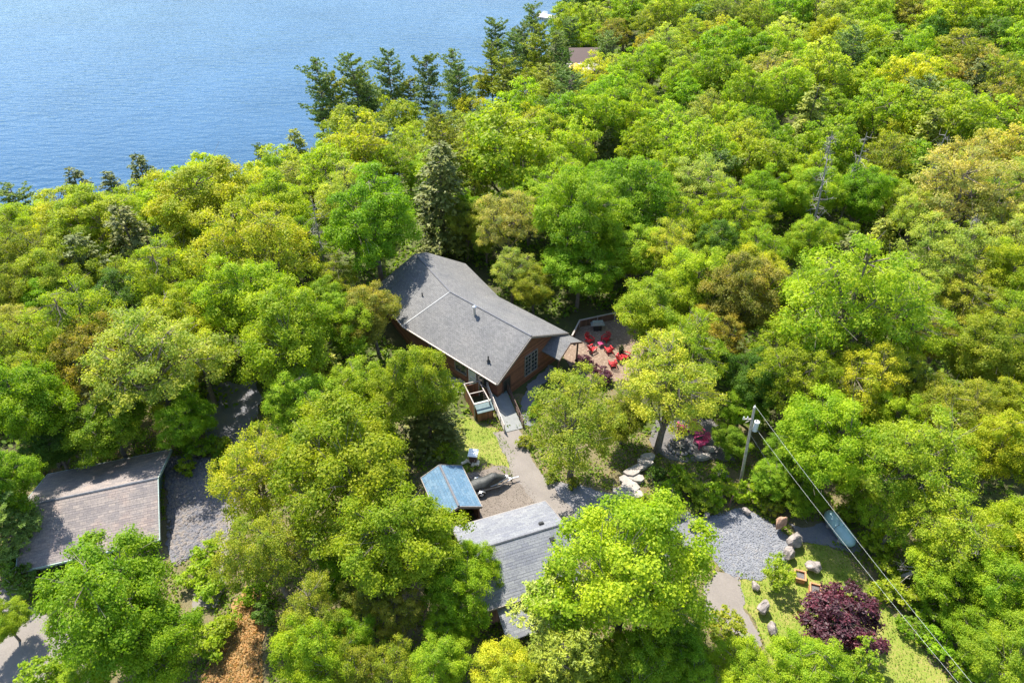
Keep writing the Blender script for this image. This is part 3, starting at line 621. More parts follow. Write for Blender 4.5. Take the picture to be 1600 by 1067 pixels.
# lake
m, nt, b = new_mat('lake_water'); tc = N(nt, 'ShaderNodeTexCoord', name='TC')
mp = N(nt, 'ShaderNodeMapping'); mp.inputs['Scale'].default_value = (0.55, 1.5, 1); mp.inputs['Rotation'].default_value = (0, 0, R(18)); nt.links.new(tc.outputs['Object'], mp.inputs[0])
w1 = noise(nt, 0.42, 4, 0.6, mp.outputs[0]); w2 = noise(nt, 0.035, 3, 0.5)
b.inputs['Base Color'].default_value = (.05, .14, .30, 1); b.inputs['Roughness'].default_value = 0.07; b.inputs['IOR'].default_value = 1.33; b.inputs['Specular IOR Level'].default_value = 0.34
c_ = ramp(nt, w2, [(0.35, (.018, .064, .128)), (0.65, (.026, .08, .155))]); nt.links.new(c_, b.inputs['Base Color'])
bump(nt, b, w1, 0.5, 0.6)
mp2 = N(nt, 'ShaderNodeMapping'); mp2.inputs['Scale'].default_value = (0.25, 1.6, 1); mp2.inputs['Rotation'].default_value = (0, 0, R(24)); nt.links.new(tc.outputs['Object'], mp2.inputs[0])
nt.links.new(ramp(nt, noise(nt, 0.03, 5, 0.6, mp2.outputs[0]), [(0.42, (.03, .03, .03)), (0.6, (.16, .16, .16))]), b.inputs['Roughness'])
lk = MB(); lk.add([(-1500, -100, LAKE), (60, -100, LAKE), (60, 1400, LAKE), (-1500, 1400, LAKE)], [(0, 1, 2, 3)])
M_water = m; o = lk.build('lake', M_water); o['kind'] = 'structure'

def frac(poly, rg, amp=0.35, it=4):
    """roughen a ground outline the way edges of grass and gravel wander"""
    P = [Vector((p[0], p[1])) for p in poly]
    for k in range(it):
        Q = []
        for i in range(len(P)):
            a, b_ = P[i], P[(i + 1) % len(P)]; d = b_ - a; Q.append(a)
            Q.append((a + b_) / 2 + Vector((-d.y, d.x)).normalized() * rg.uniform(-1, 1) * min(amp, d.length * 0.16))
        P = Q
    return P
patch_n = [0]
def patch(name, px, mat, z=None, amp=0.5, world=False):
    from mathutils.geometry import tessellate_polygon
    rg = random.Random(len(px) * 7 + patch_n[0]); patch_n[0] += 1
    pts = [Vector(p) if world else at(*p).to_2d() for p in px]; P = frac(pts, rg, amp)
    zz = 0.012 + 0.006 * patch_n[0] if z is None else z
    mb = MB(); mb.v = [(p.x, p.y, zz) for p in P]
    mb.f = []
    for t in tessellate_polygon([[Vector((p.x, p.y, 0)) for p in P]]):
        a, b_, c_ = (P[i] for i in t)
        mb.f.append(tuple(t) if (b_ - a).cross(c_ - a) > 0 else (t[0], t[2], t[1]))
    o = mb.build(name, mat); o['kind'] = 'structure'; return P
PY = patch('yard', [(-51, 16), (-45, 40), (-34, 48), (-20, 46), (-13, 51), (-6, 44), (0, 49), (5, 50), (10, 50), (12, 44), (20, 46), (27, 40), (33, 34), (33, 24), (34, 12), (0, 10)], M_yard, world=True)
patch('lawn', [(668, 640), (728, 648), (745, 662), (772, 668), (800, 700), (812, 735), (800, 745), (760, 722), (715, 735), (660, 720)], M_lawn)
patch('lawn', [(1140, 900), (1185, 905), (1225, 868), (1275, 842), (1325, 870), (1365, 915), (1420, 985), (1490, 1075), (1500, 1130), (1180, 1130), (1205, 1050), (1192, 1000), (1160, 950)], M_lawn)
patch('brown_gravel_yard', [(725, 742), (770, 728), (802, 735), (835, 768), (868, 795), (840, 800), (745, 830), (738, 795)], M_dirt)
patch('driveway', [(838, 752), (905, 755), (940, 768), (1000, 778), (1060, 800), (1100, 812), (1110, 850), (1050, 870), (960, 860), (890, 850), (862, 800)], M_drive)
patch('path', [(770, 676), (812, 668), (828, 708), (850, 745), (880, 782), (905, 805), (880, 812), (850, 800), (806, 752), (792, 715)], M_path, amp=0.15)
patch('gravel_pad', [(1098, 812), (1145, 796), (1175, 800), (1212, 822), (1245, 850), (1228, 880), (1190, 908), (1150, 905), (1120, 880), (1095, 850)], M_gravel, amp=0.6)
patch('gravel_strip', [(1232, 818), (1300, 814), (1345, 845), (1345, 862), (1290, 852), (1245, 846)], M_drive)
patch('dirt_path', [(1118, 892), (1150, 895), (1162, 930), (1176, 975), (1190, 1010), (1150, 1012), (1125, 975), (1095, 960), (1100, 915)], M_path)
patch('patio', [(880, 530), (905, 512), (935, 503), (995, 500), (1015, 560), (985, 595), (940, 600), (905, 585), (880, 560)], M_patio)
patch('fire_pit_terrace', [(1030, 655), (1070, 640), (1112, 655), (1150, 695), (1150, 722), (1090, 722), (1040, 716), (1015, 690)], M_dark)
patch('walkway', [(842, 585), (856, 570), (868, 575), (850, 600), (838, 630), (828, 668), (812, 662), (818, 620)], M_drive)
patch('rubble_bed', [(258, 716), (330, 716), (362, 740), (368, 790), (352, 840), (312, 866), (270, 880), (258, 850)], M_rub)
patch('dirt_road', [(318, 612), (345, 598), (402, 598), (402, 650), (385, 700), (340, 705), (322, 650)], M_drive, amp=.7)
patch('dirt_path', [(352, 780), (366, 790), (362, 850), (352, 905), (338, 950), (300, 955), (302, 930), (335, 905), (345, 850)], M_path)
patch('dry_leaf_litter', [(385, 915), (418, 925), (412, 1000), (415, 1120), (300, 1120), (322, 1040), (350, 985), (362, 945)], M_straw, amp=.5)
patch('dirt_road', [(-60, 925), (30, 925), (80, 965), (120, 1000), (180, 1080), (160, 1120), (-80, 1120)], M_path, amp=.8)

# ---------------------------------------------------------------- building materials
M_roof = shingle('roof_shingle', (.125, .122, .122), (.175, .17, .168), (.09, .09, .09), .16, .3, (1.12, 1.1, 1.08), 0.6)
M_roof2 = shingle('tan_shingle', (.27, .225, .20), (.18, .155, .15), (.11, .10, .10), .24, .5, (1.15, 1.02, .95), .35)
M_roof3 = shingle('grey_shingle', (.15, .155, .18), (.21, .215, .225), (.11, .11, .13), .24, .5, None, .35)
M_roof4 = shingle('skylight_tinted_shingle', (.07, .15, .235), (.12, .20, .28), (.06, .10, .15), .24, .35, None, .35)  # blue skylight of the tree-shaded woodshed roof, put into the shingle colour
M_siding = boards('red_brown_siding', (.21, .085, .05), .2)
M_siding2 = boards('brown_plank', (.14, .075, .05), .2, True)
M_green = boards('green_siding', (.10, .17, .15), .2)
M_fascia = plain('fascia', (.22, .19, .17), .6)
M_white = plain('white_paint', (.75, .76, .76), .5, 0, .06)
M_glass, nt, b = new_mat('window_glass'); b.inputs['Base Color'].default_value = (.03, .04, .05, 1); b.inputs['Roughness'].default_value = .08; b.inputs['Specular IOR Level'].default_value = .8
M_ridge = plain('ridge_cap', (.14, .14, .155), .85)
M_metal = plain('galvanised_metal', (.55, .56, .58), .35, .8, .1)
M_black = plain('black_metal', (.03, .03, .03), .5)
M_wood = boards('weathered_wood', (.33, .28, .25), .14, False, .15)
M_post = plain('grey_timber', (.36, .31, .28), .8, 0, .2)
M_rail = plain('pale_rail', (.55, .48, .43), .7, 0, .15)
M_brown = plain('dark_brown_timber', (.10, .055, .04), .7, 0, .2)
M_redwood = boards('stained_wood', (.22, .09, .045), .15, True)
M_teal = plain('teal_decking', (.12, .17, .175), .7, 0, .15, 3)
M_deck = plain('slate_ramp', (.20, .205, .20), .8, 0, .12, 3)
M_conc = plain('pale_stone', (.33, .29, .26), .9, 0, .3, 2.0, .4)
M_rock = plain('boulder_stone', (.28, .24, .22), .9, 0, .45, 2.2, 1.0)
M_rock2 = plain('dark_rubble', (.17, .17, .19), .9, 0, .5, 1.2, .5)
M_rock3 = plain('reddish_boulder_stone', (.40, .24, .16), .9, 0, .4, 1.6, .8)
M_red = plain('red_plastic', (.42, .015, .022), .4, 0, .08)
M_pink = plain('magenta_plastic', (.45, .045, .14), .4, 0, .1)
M_log = plain('split_log', (.52, .40, .28), .85, 0, .25, 5)

def wall_box(mb, corners, z0, z1, th=.15):
    for i in range(len(corners)):
        a = Vector((*corners[i], 0)); b_ = Vector((*corners[(i + 1) % len(corners)], 0)); 
        mb.beam(a + Vector((0, 0, (z0 + z1) / 2)), b_ + Vector((0, 0, (z0 + z1) / 2)), th, z1 - z0)
# ---------------------------------------------------------------- main house: two wings meeting at an angle
ax1 = Vector((.74, -.672)).normalized(); pr1 = Vector((-ax1.y, ax1.x))      # near wing: along, and to the far side
ax2 = Vector((-.503, .864)).normalized(); pr2 = Vector((ax2.y, -ax2.x))     # far wing: along, and to the right side
RB, RC, RA = Vector((-6.36, 58.17)), Vector((1.8, 50.75)), Vector((-10.73, 65.68))
WL, WR, WL2, WR2, ZE, ZR = 4.72, 5.75, 5.2, 5.9, 3.15, 6.0
def isect(p, d, q, e):
    t = ((q.x - p.x) * e.y - (q.y - p.y) * e.x) / (d.x * e.y - d.y * e.x); return p + d * t
jl = isect(RC - pr1 * WL, ax1, RA - pr2 * WL2, ax2); jr = isect(RC + pr1 * WR, ax1, RA + pr2 * WR2, ax2)
house = thing('house', 'long dark shingled brown house bent in the middle at the centre', 'house', (-5, 57, 0))
rf_ = MB()
z3 = lambda p, z: (p.x, p.y, z)
cl, cr = RC - pr1 * WL, RC + pr1 * WR; al, ar = RA - pr2 * WL2, RA + pr2 * WR2 - ax2 * 0.4
rf_.slab([z3(jl, ZE), z3(cl, ZE), z3(RC, ZR), z3(RB, ZR)], .16)
rf_.slab([z3(RB, ZR), z3(RC, ZR), z3(cr, ZE), z3(jr, ZE)], .16)
rf_.slab([z3(al, ZE), z3(jl, ZE), z3(RB, ZR), z3(RA, ZR)], .16)
hp = RA + pr2 * 1.6 + ax2 * .8
rf_.slab([z3(RA, ZR), z3(RB, ZR), z3(jr, ZE), z3(ar, ZE), z3(hp, 5.35)], .16)
roof = rf_.build('roof', M_roof, house, True)
rg_ = MB(); rg_.tube([z3(RA, ZR + .01), z3(RB, ZR + .01), z3(RC, ZR + .01)], [.075] * 3, 6)
rg_.build('ridge_cap', M_ridge, roof, True)
seam = MB(); seam.beam((*RB, ZR + .0), (*jl, ZE + .0), .12, .05); seam.build('valley_flashing', plain('seam_flashing', (.36, .36, .36), .8), roof, True)
fa = MB()
for a, b_, za, zb in ((cl, jl, ZE, ZE), (jl, al, ZE, ZE), (cl, RC, ZE, ZR), (RC, cr, ZR, ZE), (al, RA, ZE, ZR)):
    o_ = (a + b_) / 2 - Vector((-5, 57)); o_ = o_.normalized() * .09
    fa.beam((a.x + o_.x, a.y + o_.y, za - .13), (b_.x + o_.x, b_.y + o_.y, zb - .13), .06, .2)
fa.build('fascia', M_fascia, roof, True)
gu = MB(); q = [cl - pr1 * .12, jl - pr1 * .1, al - pr2 * .12]; gu.tube([z3(p, ZE - .03) for p in q], [.07] * 3, 6); gu.build('gutter', plain('pale_gutter', (.62, .52, .45), .5), roof, True)
# walls inset under the eaves
i1, i2 = .55, .5
wl = RC - pr1 * (WL - i1) - ax1 * i2; wr = RC + pr1 * (WR - i1) - ax1 * i2; wj = jl + (RB - jl).normalized() * .6; wk = jr + (RB - jr).normalized() * .6
wa = al + pr2 * i1 - ax2 * i2; wb_ = ar - pr2 * i1 - ax2 * i2; wm = RC - ax1 * i2
wmb = MB(); wmb.prism([wl, wr, wk, wb_, wa, wj], -.3, ZE - .05)
gz = ZE - .05; gl = ZR - .22
wmb.add([z3(wl, gz), z3(wr, gz), z3(wm, gl), z3(wl - ax1 * .3, gz), z3(wr - ax1 * .3, gz), z3(wm - ax1 * .3, gl)], [(0, 1, 2), (5, 4, 3), (0, 3, 4, 1), (1, 4, 5, 2), (2, 5, 3, 0)])
wn2 = RA - ax2 * i2
wmb.add([z3(wa, gz), z3(wb_, gz), z3(wn2, gl), z3(wa - ax2 * .3, gz), z3(wb_ - ax2 * .3, gz), z3(wn2 - ax2 * .3, gl)], [(0, 1, 2), (5, 4, 3), (0, 3, 4, 1), (1, 4, 5, 2), (2, 5, 3, 0)])
wmb.build('wall', M_siding, house, True)
def opening(parent, name, base, along, outw, w, z0, z1, frame_mat, pane_mat, mull=1, trans=0):
    """framed opening standing a little proud of its wall"""
    o_ = Vector((outw.x, outw.y, 0)) * .06; a = Vector((*(base - along * w / 2), 0)) + o_; b_ = Vector((*(base + along * w / 2), 0)) + o_
    f = MB(); zc = (z0 + z1) / 2
    for p in (a, b_): f.beam(p + Vector((0, 0, z0)), p + Vector((0, 0, z1)), .09, .1)
    f.beam(a + Vector((0, 0, z1)), b_ + Vector((0, 0, z1)), .1, .1); f.beam(a + Vector((0, 0, z0)), b_ + Vector((0, 0, z0)), .12, .1)
    for k in range(1, mull):
        p = a.lerp(b_, k / mull); f.beam(p + Vector((0, 0, z0)), p + Vector((0, 0, z1)), .06, .06)
    for k in range(1, trans + 1):
        zz = z0 + (z1 - z0) * k / (trans + 1); f.beam(a + Vector((0, 0, zz)), b_ + Vector((0, 0, zz)), .05, .05)
    fo = f.build(name, frame_mat, parent, True)
    g = MB(); g.beam(a.lerp(b_, .01) + Vector((0, 0, zc)) - o_ * .5, a.lerp(b_, .99) + Vector((0, 0, zc)) - o_ * .5, .03, z1 - z0 - .04)
    g.build('pane', pane_mat, fo, True); return fo
o1 = -pr1
for s, w, z0, z1, nm in ((-1.9, 1.5, 1.2, 2.3, 'window'), (-4.9, 1.6, 1.1, 2.3, 'window'), (-8.6, 1.6, 1.2, 2.3, 'window')):
    opening(house, nm, wl + ax1 * s, ax1, o1, w, z0, z1, M_fascia, M_glass, 2)
dr = opening(house, 'door', wl - ax1 * 3.3, ax1, o1, .95, .25, 2.35, M_white, plain('door_pane', (.45, .55, .52), .2), 1, 1)
for t in (.46, .56): opening(house, 'window', wl.lerp(wr, t), pr1, ax1, .9, .9, 3.35, M_fascia, M_glass, 2, 4)
opening(house, 'door', wl.lerp(wr, .13), pr1, ax1, 1.0, .3, 2.35, M_brown, M_black, 1, 0)
opening(house, 'window', wa.lerp(wj, .3), ax2, -pr2, 1.4, 1.1, 2.3, M_fascia, M_glass, 2)
# porch roof at the near right corner
pw = lambda a, p: RC + ax1 * a + pr1 * p
P0, P1, P2 = 2.25, 4.1, 5.85
pm = MB()
pm.slab([(*pw(-.5, P0), 2.65), (*pw(1.75, P0), 2.65), (*pw(1.6, P1), 3.65), (*pw(-.5, P1), 3.65)], .12)
pm.slab([(*pw(-.5, P1), 3.65), (*pw(1.6, P1), 3.65), (*pw(1.75, P2), 2.85), (*pw(-.5, P2), 2.85)], .12)
pro = pm.build('porch_roof', M_roof, house, True)
pf = MB(); pf.beam((*pw(1.78, P0), 2.55), (*pw(1.63, P1), 3.55), .05, .16); pf.beam((*pw(1.63, P1), 3.55), (*pw(1.78, P2), 2.75), .05, .16); pf.build('porch_fascia', M_brown, pro, True)
for p in (P0 + .3, P2 - .3):
    pp = MB(); pp.beam((*pw(1.45, p), -.1), (*pw(1.45, p), 2.65), .16, .16); pp.build('porch_post', M_brown, house, True)
# chimney pipe and vents on the left slope
def slope_z(d): return ZR - (ZR - ZE) * d / WL
cp = RC - ax1 * 5.0 - pr1 * 1.35; cz = slope_z(1.35)
for (px_, py_), hh, rr in (((742, 497), 1.25, .13),):
    zz = cz; base = at(px_, py_, zz)
    ch = MB(); ch.tube([(base.x, base.y, zz - .3), (base.x, base.y, zz + hh)], [rr, rr], 12); cho = ch.build('chimney_pipe', M_metal, roof, True)
    k = MB(); k.tube([(base.x, base.y, zz + hh + .04), (base.x, base.y, zz + hh + .16), (base.x, base.y, zz + hh + .26)], [rr * 1.7, rr * 1.7, rr * .5], 12); k.build('cap', M_metal, cho, True)
    k = MB(); k.tube([(base.x, base.y, zz - .14), (base.x, base.y, zz + .14)], [rr * 3.0, rr * 1.1], 4); k.build('flashing', M_metal, cho, True)
for px_, py_, dd in ((660, 464, 2.2), (763, 563, 3.4)):
    zz = ZR - (ZR - ZE) * dd / 4.9; base = at(px_, py_, zz); v = MB(); v.tube([(base.x, base.y, zz - .2), (base.x, base.y, zz + .55)], [.07, .07], 8); v.tube([(base.x, base.y, zz - .08), (base.x, base.y, zz + .08)], [.2, .09], 8)
    v.build('vent_pipe', M_black, roof, True)

# ---------------------------------------------------------------- simple gabled buildings
def gabled(name, label, cat, c, rz, L, Wf, Wn, ze, zr, roofm, wallm, ov=.4, open_front=False, trim=None):
    """ridge along local x; Wf to +y (far), Wn to -y (near)"""
    t = thing(name, label, cat, (c[0], c[1], 0), rz)
    h = L / 2; r = MB(); zf = ze; zn = zr - (zr - ze) * Wn / Wf
    def courses(W, ze_, sy):
        # overlapping shingle courses: each one a thin slab whose butt edge stands proud of the next
        n = max(4, int(W / .165))
        for i in range(n):
            t0, t1 = i / n, (i + 1) / n; y0, y1 = W * t0, W * t1; za_, zb_ = zr + (ze_ - zr) * t0, zr + (ze_ - zr) * t1; lift = .009
            q = [(-h, sy * y1, zb_ + lift), (h, sy * y1, zb_ + lift), (h, sy * y0, za_), (-h, sy * y0, za_)]
            r.slab(q if sy < 0 else [q[1], q[0], q[3], q[2]], .11 if i < n - 1 else .14)
    courses(Wn, zn, -1); courses(Wf, zf, 1)
    ro = r.build('roof', roofm, t)
    k = MB(); k.tube([(-h, 0, zr + .0), (h, 0, zr + .0)], [.1, .1], 6); k.build('ridge_cap', M_ridge, ro)
    tr = MB()
    for sx in (-1, 1):
        tr.beam((sx * (h + .035), -Wn - .02, zn - .1), (sx * (h + .035), 0, zr - .1), .06, .22); tr.beam((sx * (h + .035), 0, zr - .1), (sx * (h + .035), Wf + .02, zf - .1), .06, .22)
    tr.beam((-h, -Wn - .04, zn - .1), (h, -Wn - .04, zn - .1), .06, .18); tr.beam((-h, Wf + .04, zf - .1), (h, Wf + .04, zf - .1), .06, .18)
    tr.build('trim', trim or M_fascia, ro)
    x = h - ov; y0, y1 = -Wn + ov, Wf - ov; za = zr - (zr - ze) * (Wn - ov) / Wf - .16; zb = zr - (zr - ze) * (Wf - ov) / Wf - .16; zp = zr - .18
    if not open_front:
        w = MB(); w.add([(-x, y0, -.2), (x, y0, -.2), (x, y1, -.2), (-x, y1, -.2), (-x, y0, za), (x, y0, za), (x, y1, zb), (-x, y1, zb), (-x, 0, zp), (x, 0, zp)],
              [(0, 1, 5, 4), (1, 2, 6, 9, 5), (2, 3, 7, 6), (3, 0, 4, 8, 7), (4, 5, 9, 8), (8, 9, 6, 7)])
        w.build('wall', wallm, t)
    else:
        w = MB()
        for a, b_ in (((-x, y0), (-x, y1)), ((-x, y0), (x, y0)), ((-x, y1), (x, y1))): w.beam((*a, min(za, zb) / 2), (*b_, min(za, zb) / 2), .1, min(za, zb))
        w.build('wall', wallm, t)
        for y in (y0, y1):
            p = MB(); p.beam((x, y, 0), (x, y, min(za, zb) + .05), .14, .14); p.build('post', M_brown, t)
    return t, ro
gl_, ro = gabled('garage', 'large garage with tan and grey shingles at the left, beside the rubble', 'garage', (-32.6, 34.45), math.atan2(2.83, 9.3), 9.6, 5.2, 4.6, 1.25, 3.3, M_roof2, M_green, ov=.85, trim=plain('green_trim', (.30, .37, .34), .5))
gs_, ro = gabled('small_garage', 'small garage with stepped grey shingles beside the covered watercraft', 'garage', (.25, 29.4), math.atan2(2.5, 7.05), 7.45, 3.6, 3.6, 2.75, 4.45, M_roof3, M_siding2)
k = MB(); k.slab([(-2.6, -5.6, 1.75), (2.6, -5.6, 1.75), (2.6, -3.3, 2.45), (-2.6, -3.3, 2.45)], .12); k.build('lean_to_roof', M_roof3, gs_)
for x_ in (-2.4, 2.4): k = MB(); k.beam((x_, -5.4, -.1), (x_, -5.4, 1.68), .12, .12); k.build('lean_to_post', M_brown, gs_)
for x_, y_ in ((2.25, .75), (2.5, -.75)):
    v = MB(); zz = 4.45 - 1.7 * abs(y_) / 3.6; v.box((x_, y_, zz + .09), (.38, .3, .16), rx=R(-25 if y_ > 0 else 25), tw=.85, td=.8); v.build('roof_vent', M_black, ro)
ws_, ro = gabled('woodshed', 'small open woodshed under shingles tinted with blue skylight', 'shed', (-4.95, 35.2), math.atan2(-.916, .40), 4.5, 1.85, 1.6, 2.3, 3.25, M_roof4, M_siding2, .2, True)
rl = random.Random(3)
for i in range(26):
    lx = 1.25 + (i % 2) * .45 + rl.uniform(-.08, .08); ly = -1.0 + (i // 2 % 7) * .3 + rl.uniform(-.05, .05); lz = .13 + (i // 14) * .25
    p = ws_.matrix_world if False else Matrix.Translation(ws_.location) @ Matrix.Rotation(ws_.rotation_euler[2], 4, 'Z')
    q = p @ Vector((lx + .5, ly, lz)); lg = MB(); lg.tube([(-.2, 0, 0), (.2, 0, 0)], [.12, .115], 6); 
    o = lg.build('firewood_log', M_log); o.location = q; o.rotation_euler = (rl.uniform(0, 6), rl.uniform(-.2, .2), rl.uniform(-.5, .5) + ws_.rotation_euler[2])
    tag(o, 'split pale log in the firewood pile at the open end of the woodshed', 'log', 'firewood logs in the woodshed')

# ---------------------------------------------------------------- entry ramp, fenced bin corner, storage box
rt0, rt1 = at(774, 603, .95), at(803, 672, .08); rt0.z, rt1.z = .95, .06
rd = (rt1 - rt0).normalized(); rn = Vector((-rd.y, rd.x, 0)).normalized()
rr = thing('ramp', 'grey wooden entry ramp with railings leading to the brown house', 'ramp', (rt0.x, rt0.y, 0))
d_ = MB(); d_.beam(rt0 + rd * 1.1, rt1, 1.7, .08); d_.build('ramp_surface', M_deck, rr, True)
d_ = MB(); up = rt0 - Vector((rd.x, rd.y, 0)).normalized() * 1.6; d_.beam(up, rt0 + rd * .05, 1.7, .1); d_.build('landing', M_teal, rr, True)
for k in range(3):
    d_ = MB(); c_ = rt0 + rd * (.25 + .38 * k) + Vector((0, 0, .03)); d_.beam(c_ - rn * .85, c_ + rn * .85, .3, .06); d_.build('board', M_teal, rr, True)
for s, mt, nm in ((1, M_brown, 'railing'), (-1, M_rail, 'railing')):
    f = MB(); a = rt0 + rn * s * .92; b_ = rt1 + rn * s * .92
    for k in range(6):
        p = a.lerp(b_, k / 5); f.beam((p.x, p.y, 0), p + Vector((0, 0, 1.0)), .09, .09)
    for hh in ((1.0, .62, .3) if s > 0 else (1.02, .82, .62, .42, .22)): f.beam(a + Vector((0, 0, hh)), b_ + Vector((0, 0, hh)), .06 if s > 0 else .05, .1 if s < 0 else .07)
    f.build(nm, mt, rr, True)
fz = 1.9
fc = [at(725, 600, fz), at(748, 595, fz), at(765, 626, fz), at(741, 632, fz)]
ec = sum(fc, Vector()) / 4
en = thing('bin_enclosure', 'open brown timber enclosure left of the ramp', 'fence', (ec.x, ec.y, 0))
for i in range(4):
    a, b_ = fc[i], fc[(i + 1) % 4]
    p = MB(); p.beam((a.x, a.y, 0), (a.x, a.y, fz), .1, .1); p.build('post', M_post, en, True)
    t_ = MB(); t_.beam(a, b_, .09, .08); t_.build('rail', M_post, en, True)
    if i != 1:
        q = MB(); q.beam((a.x, a.y, .85), (b_.x, b_.y, .85), .04, 1.6 if i != 2 else 1.2); q.build('panel', M_redwood, en, True)
m1, m2 = fc[0].lerp(fc[3], .5), fc[1].lerp(fc[2], .5); t_ = MB(); t_.beam(m1, m2, .08, .07); t_.build('rail', M_post, en, True)
for k in range(5):
    p = fc[1].lerp(fc[2], .45 + k * .12); q = MB(); q.beam((p.x, p.y, .1), (p.x, p.y, 1.55), .1, .03); q.build('paling', M_rail, en, True)
sb = at(757, 658, 0); ang = math.atan2((fc[2] - fc[3]).y, (fc[2] - fc[3]).x)
st = thing('storage_box', 'wooden storage box with sloping green lid at the foot of the ramp railing', 'storage box', (sb.x, sb.y + .45, 0), ang)
k = MB(); k.box((0, 0, .6), (1.45, .8, 1.2)); k.build('body', M_redwood, st)
k = MB(); k.slab([(-.8, -.5, 1.25), (.8, -.5, 1.25), (.8, .5, 1.6), (-.8, .5, 1.6)], .06); k.build('lid', M_teal, st)
k = MB(); k.beam((-.82, .5, 1.62), (.82, .5, 1.62), .1, .06); k.build('lid_edge', plain('pale_green_trim', (.45, .52, .45), .7), st)
for i in range(8):
    p = at(703 + (i % 3) * 9 + (i // 3) * 4, 592 + (i // 3) * 9 + (i % 3) * 2, .03); s_ = MB(); s_.box((0, 0, 0), (.95, .42, .07), tw=.96, td=.92)
    o = s_.build('paving_slab', M_conc); o.location = p; o.rotation_euler[2] = R(-40) + rl.uniform(-.1, .1); tag(o, 'pale slab of the stepping stone path below the side door', 'paving slab', 'stepping slabs by the side door')
# mulch bed colour is part of the yard; planter bush by the enclosure
crown_at(755, 603, 22, 'shrub', 'lime', 1.0, 'small lime bush inside the brown timber enclosure')

# brown cabinet with white lid and split logs
c0 = at(740, 722, 0); cb = thing('outdoor_cabinet', 'brown outdoor cabinet with a white top near the lawn', 'cabinet', (c0.x, c0.y, 0), R(-8))
k = MB(); k.box((0, 0, .55), (.62, .6, 1.1)); k.build('body', plain('brown_cabinet', (.12, .06, .05), .6), cb)
k = MB(); k.slab([(-.42, -.4, 1.14), (.42, -.4, 1.14), (.42, .42, 1.26), (-.42, .42, 1.26)], .06); k.build('lid', M_white, cb)
k = MB(); k.box((0, -.315, .55), (.5, .03, .9)); dd = k.build('door', M_brown, cb); k = MB(); k.box((.18, -.345, .6), (.03, .03, .2)); k.build('handle', M_metal, dd)
for i, (px_, py_, rz_) in enumerate(((725, 724, .6), (732, 722, -.5), (739, 726, 1.4), (743, 725, 1.5), (747, 725, 1.45))):
    p = at(px_, py_, .12); k = MB(); k.tube([(-.26, 0, 0), (.26, 0, 0)], [.13, .12], 6); o = k.build('firewood_log', plain('cut_log', (.68, .58, .44), .8), None); o.location = p; o.rotation_euler[2] = rz_
    tag(o, ('separate log farthest left before the white topped cabinet', 'log lying crosswise just left of the row before the cabinet', 'left log of the row of three before the cabinet', 'middle log of the row of three before the cabinet', 'right log of the row of three before the cabinet')[i], 'log', 'logs before the cabinet')

# ---------------------------------------------------------------- watercraft under a cover, on its trailer
tc0 = at(762, 762, 0); jr_ = math.atan2(*(at(795, 750, 0) - at(735, 765, 0)).to_2d().yx)
tr_ = thing('boat_trailer', 'small galvanised trailer carrying the black covered watercraft', 'trailer', (tc0.x, tc0.y, 0), jr_)
k = MB()
for s in (-1, 1): k.beam((-1.75, s * .55, .45), (.9, s * .5, .45), .07, .09); k.beam((.9, s * .5, .45), (2.2, 0, .45), .06, .08)
for x_ in (-1.6, -.4, .8): k.beam((x_, -.55, .45), (x_, .55, .45), .06, .07)
k.beam((2.0, 0, .45), (2.75, 0, .42), .08, .08); k.build('frame', M_metal, tr_)
for s in (-1, 1):
    k = MB(); k.tube([(-.75, s * .62, .28), (-.75, s * .82, .28)], [.28, .28], 18); w = k.build('wheel', M_black, tr_)
    k = MB(); k.tube([(-.75, s * .82, .28), (-.75, s * .85, .28)], [.17, .14], 14); k.build('rim', M_white, w)
    k = MB(); pts = [(-.75 + .38 * math.cos(a), s * .73, .28 + .38 * math.sin(a)) for a in [R(15 + 25 * j) for j in range(7)]]
    for a, b_ in zip(pts[:-1], pts[1:]): k.beam(a, b_, .24, .03)
    k.build('mudguard', M_metal, tr_)
for s in (-1, 1): k = MB(); k.beam((-1.7, s * .35, .55), (.8, s * .3, .55), .1, .07); k.build('bunk', M_white, tr_)
k = MB(); k.tube([(2.1, .12, .0), (2.1, .12, .85)], [.035, .035], 8); k.tube([(2.1, .12, .85), (2.25, .12, .85)], [.02, .02], 6); k.tube([(2.1, .08, .07), (2.1, .16, .07)], [.08, .08], 10); k.build('jack', M_black, tr_)
k = MB(); k.beam((1.7, 0, .45), (1.55, 0, 1.0), .07, .07); k.build('winch_post', M_metal, tr_)
jx = thing('covered_watercraft', 'personal watercraft under a black fabric cover', 'watercraft', (tc0.x, tc0.y, .58), jr_)
secs = [(-1.75, .48, .30), (-1.5, .56, .42), (-.9, .6, .62), (-.35, .6, .60), (.1, .57, .78), (.45, .5, .98), (.75, .42, .86), (1.15, .34, .6), (1.5, .2, .45), (1.68, .07, .36)]
vs = []; n_ = 12
for x_, w, h in secs:
    for j in range(n_ + 1):
        t = j / n_; a = math.pi * t; yy_ = w * math.copysign(abs(math.cos(a)) ** .75, math.cos(a)); zz = .12 + (h - .12) * abs(math.sin(a)) ** 1.25 
        f_ = .035 * math.sin(j * 2.1 + x_ * 5) + .03 * math.sin(x_ * 11 + j)
        vs.append((x_ + f_ * .6, yy_ * (1 + f_), zz + f_))
fs = [(i * (n_ + 1) + j, i * (n_ + 1) + j + 1, (i + 1) * (n_ + 1) + j + 1, (i + 1) * (n_ + 1) + j) for i in range(len(secs) - 1) for j in range(n_)]
fs += [tuple(range(n_, -1, -1)), tuple((len(secs) - 1) * (n_ + 1) + j for j in range(n_ + 1))]
M_cover = plain('black_cover', (.035, .037, .035), .5, 0, .35, 4, .6)
k = MB(); k.add(vs, fs); cv = k.build('cover', M_cover, jx, smooth=True)
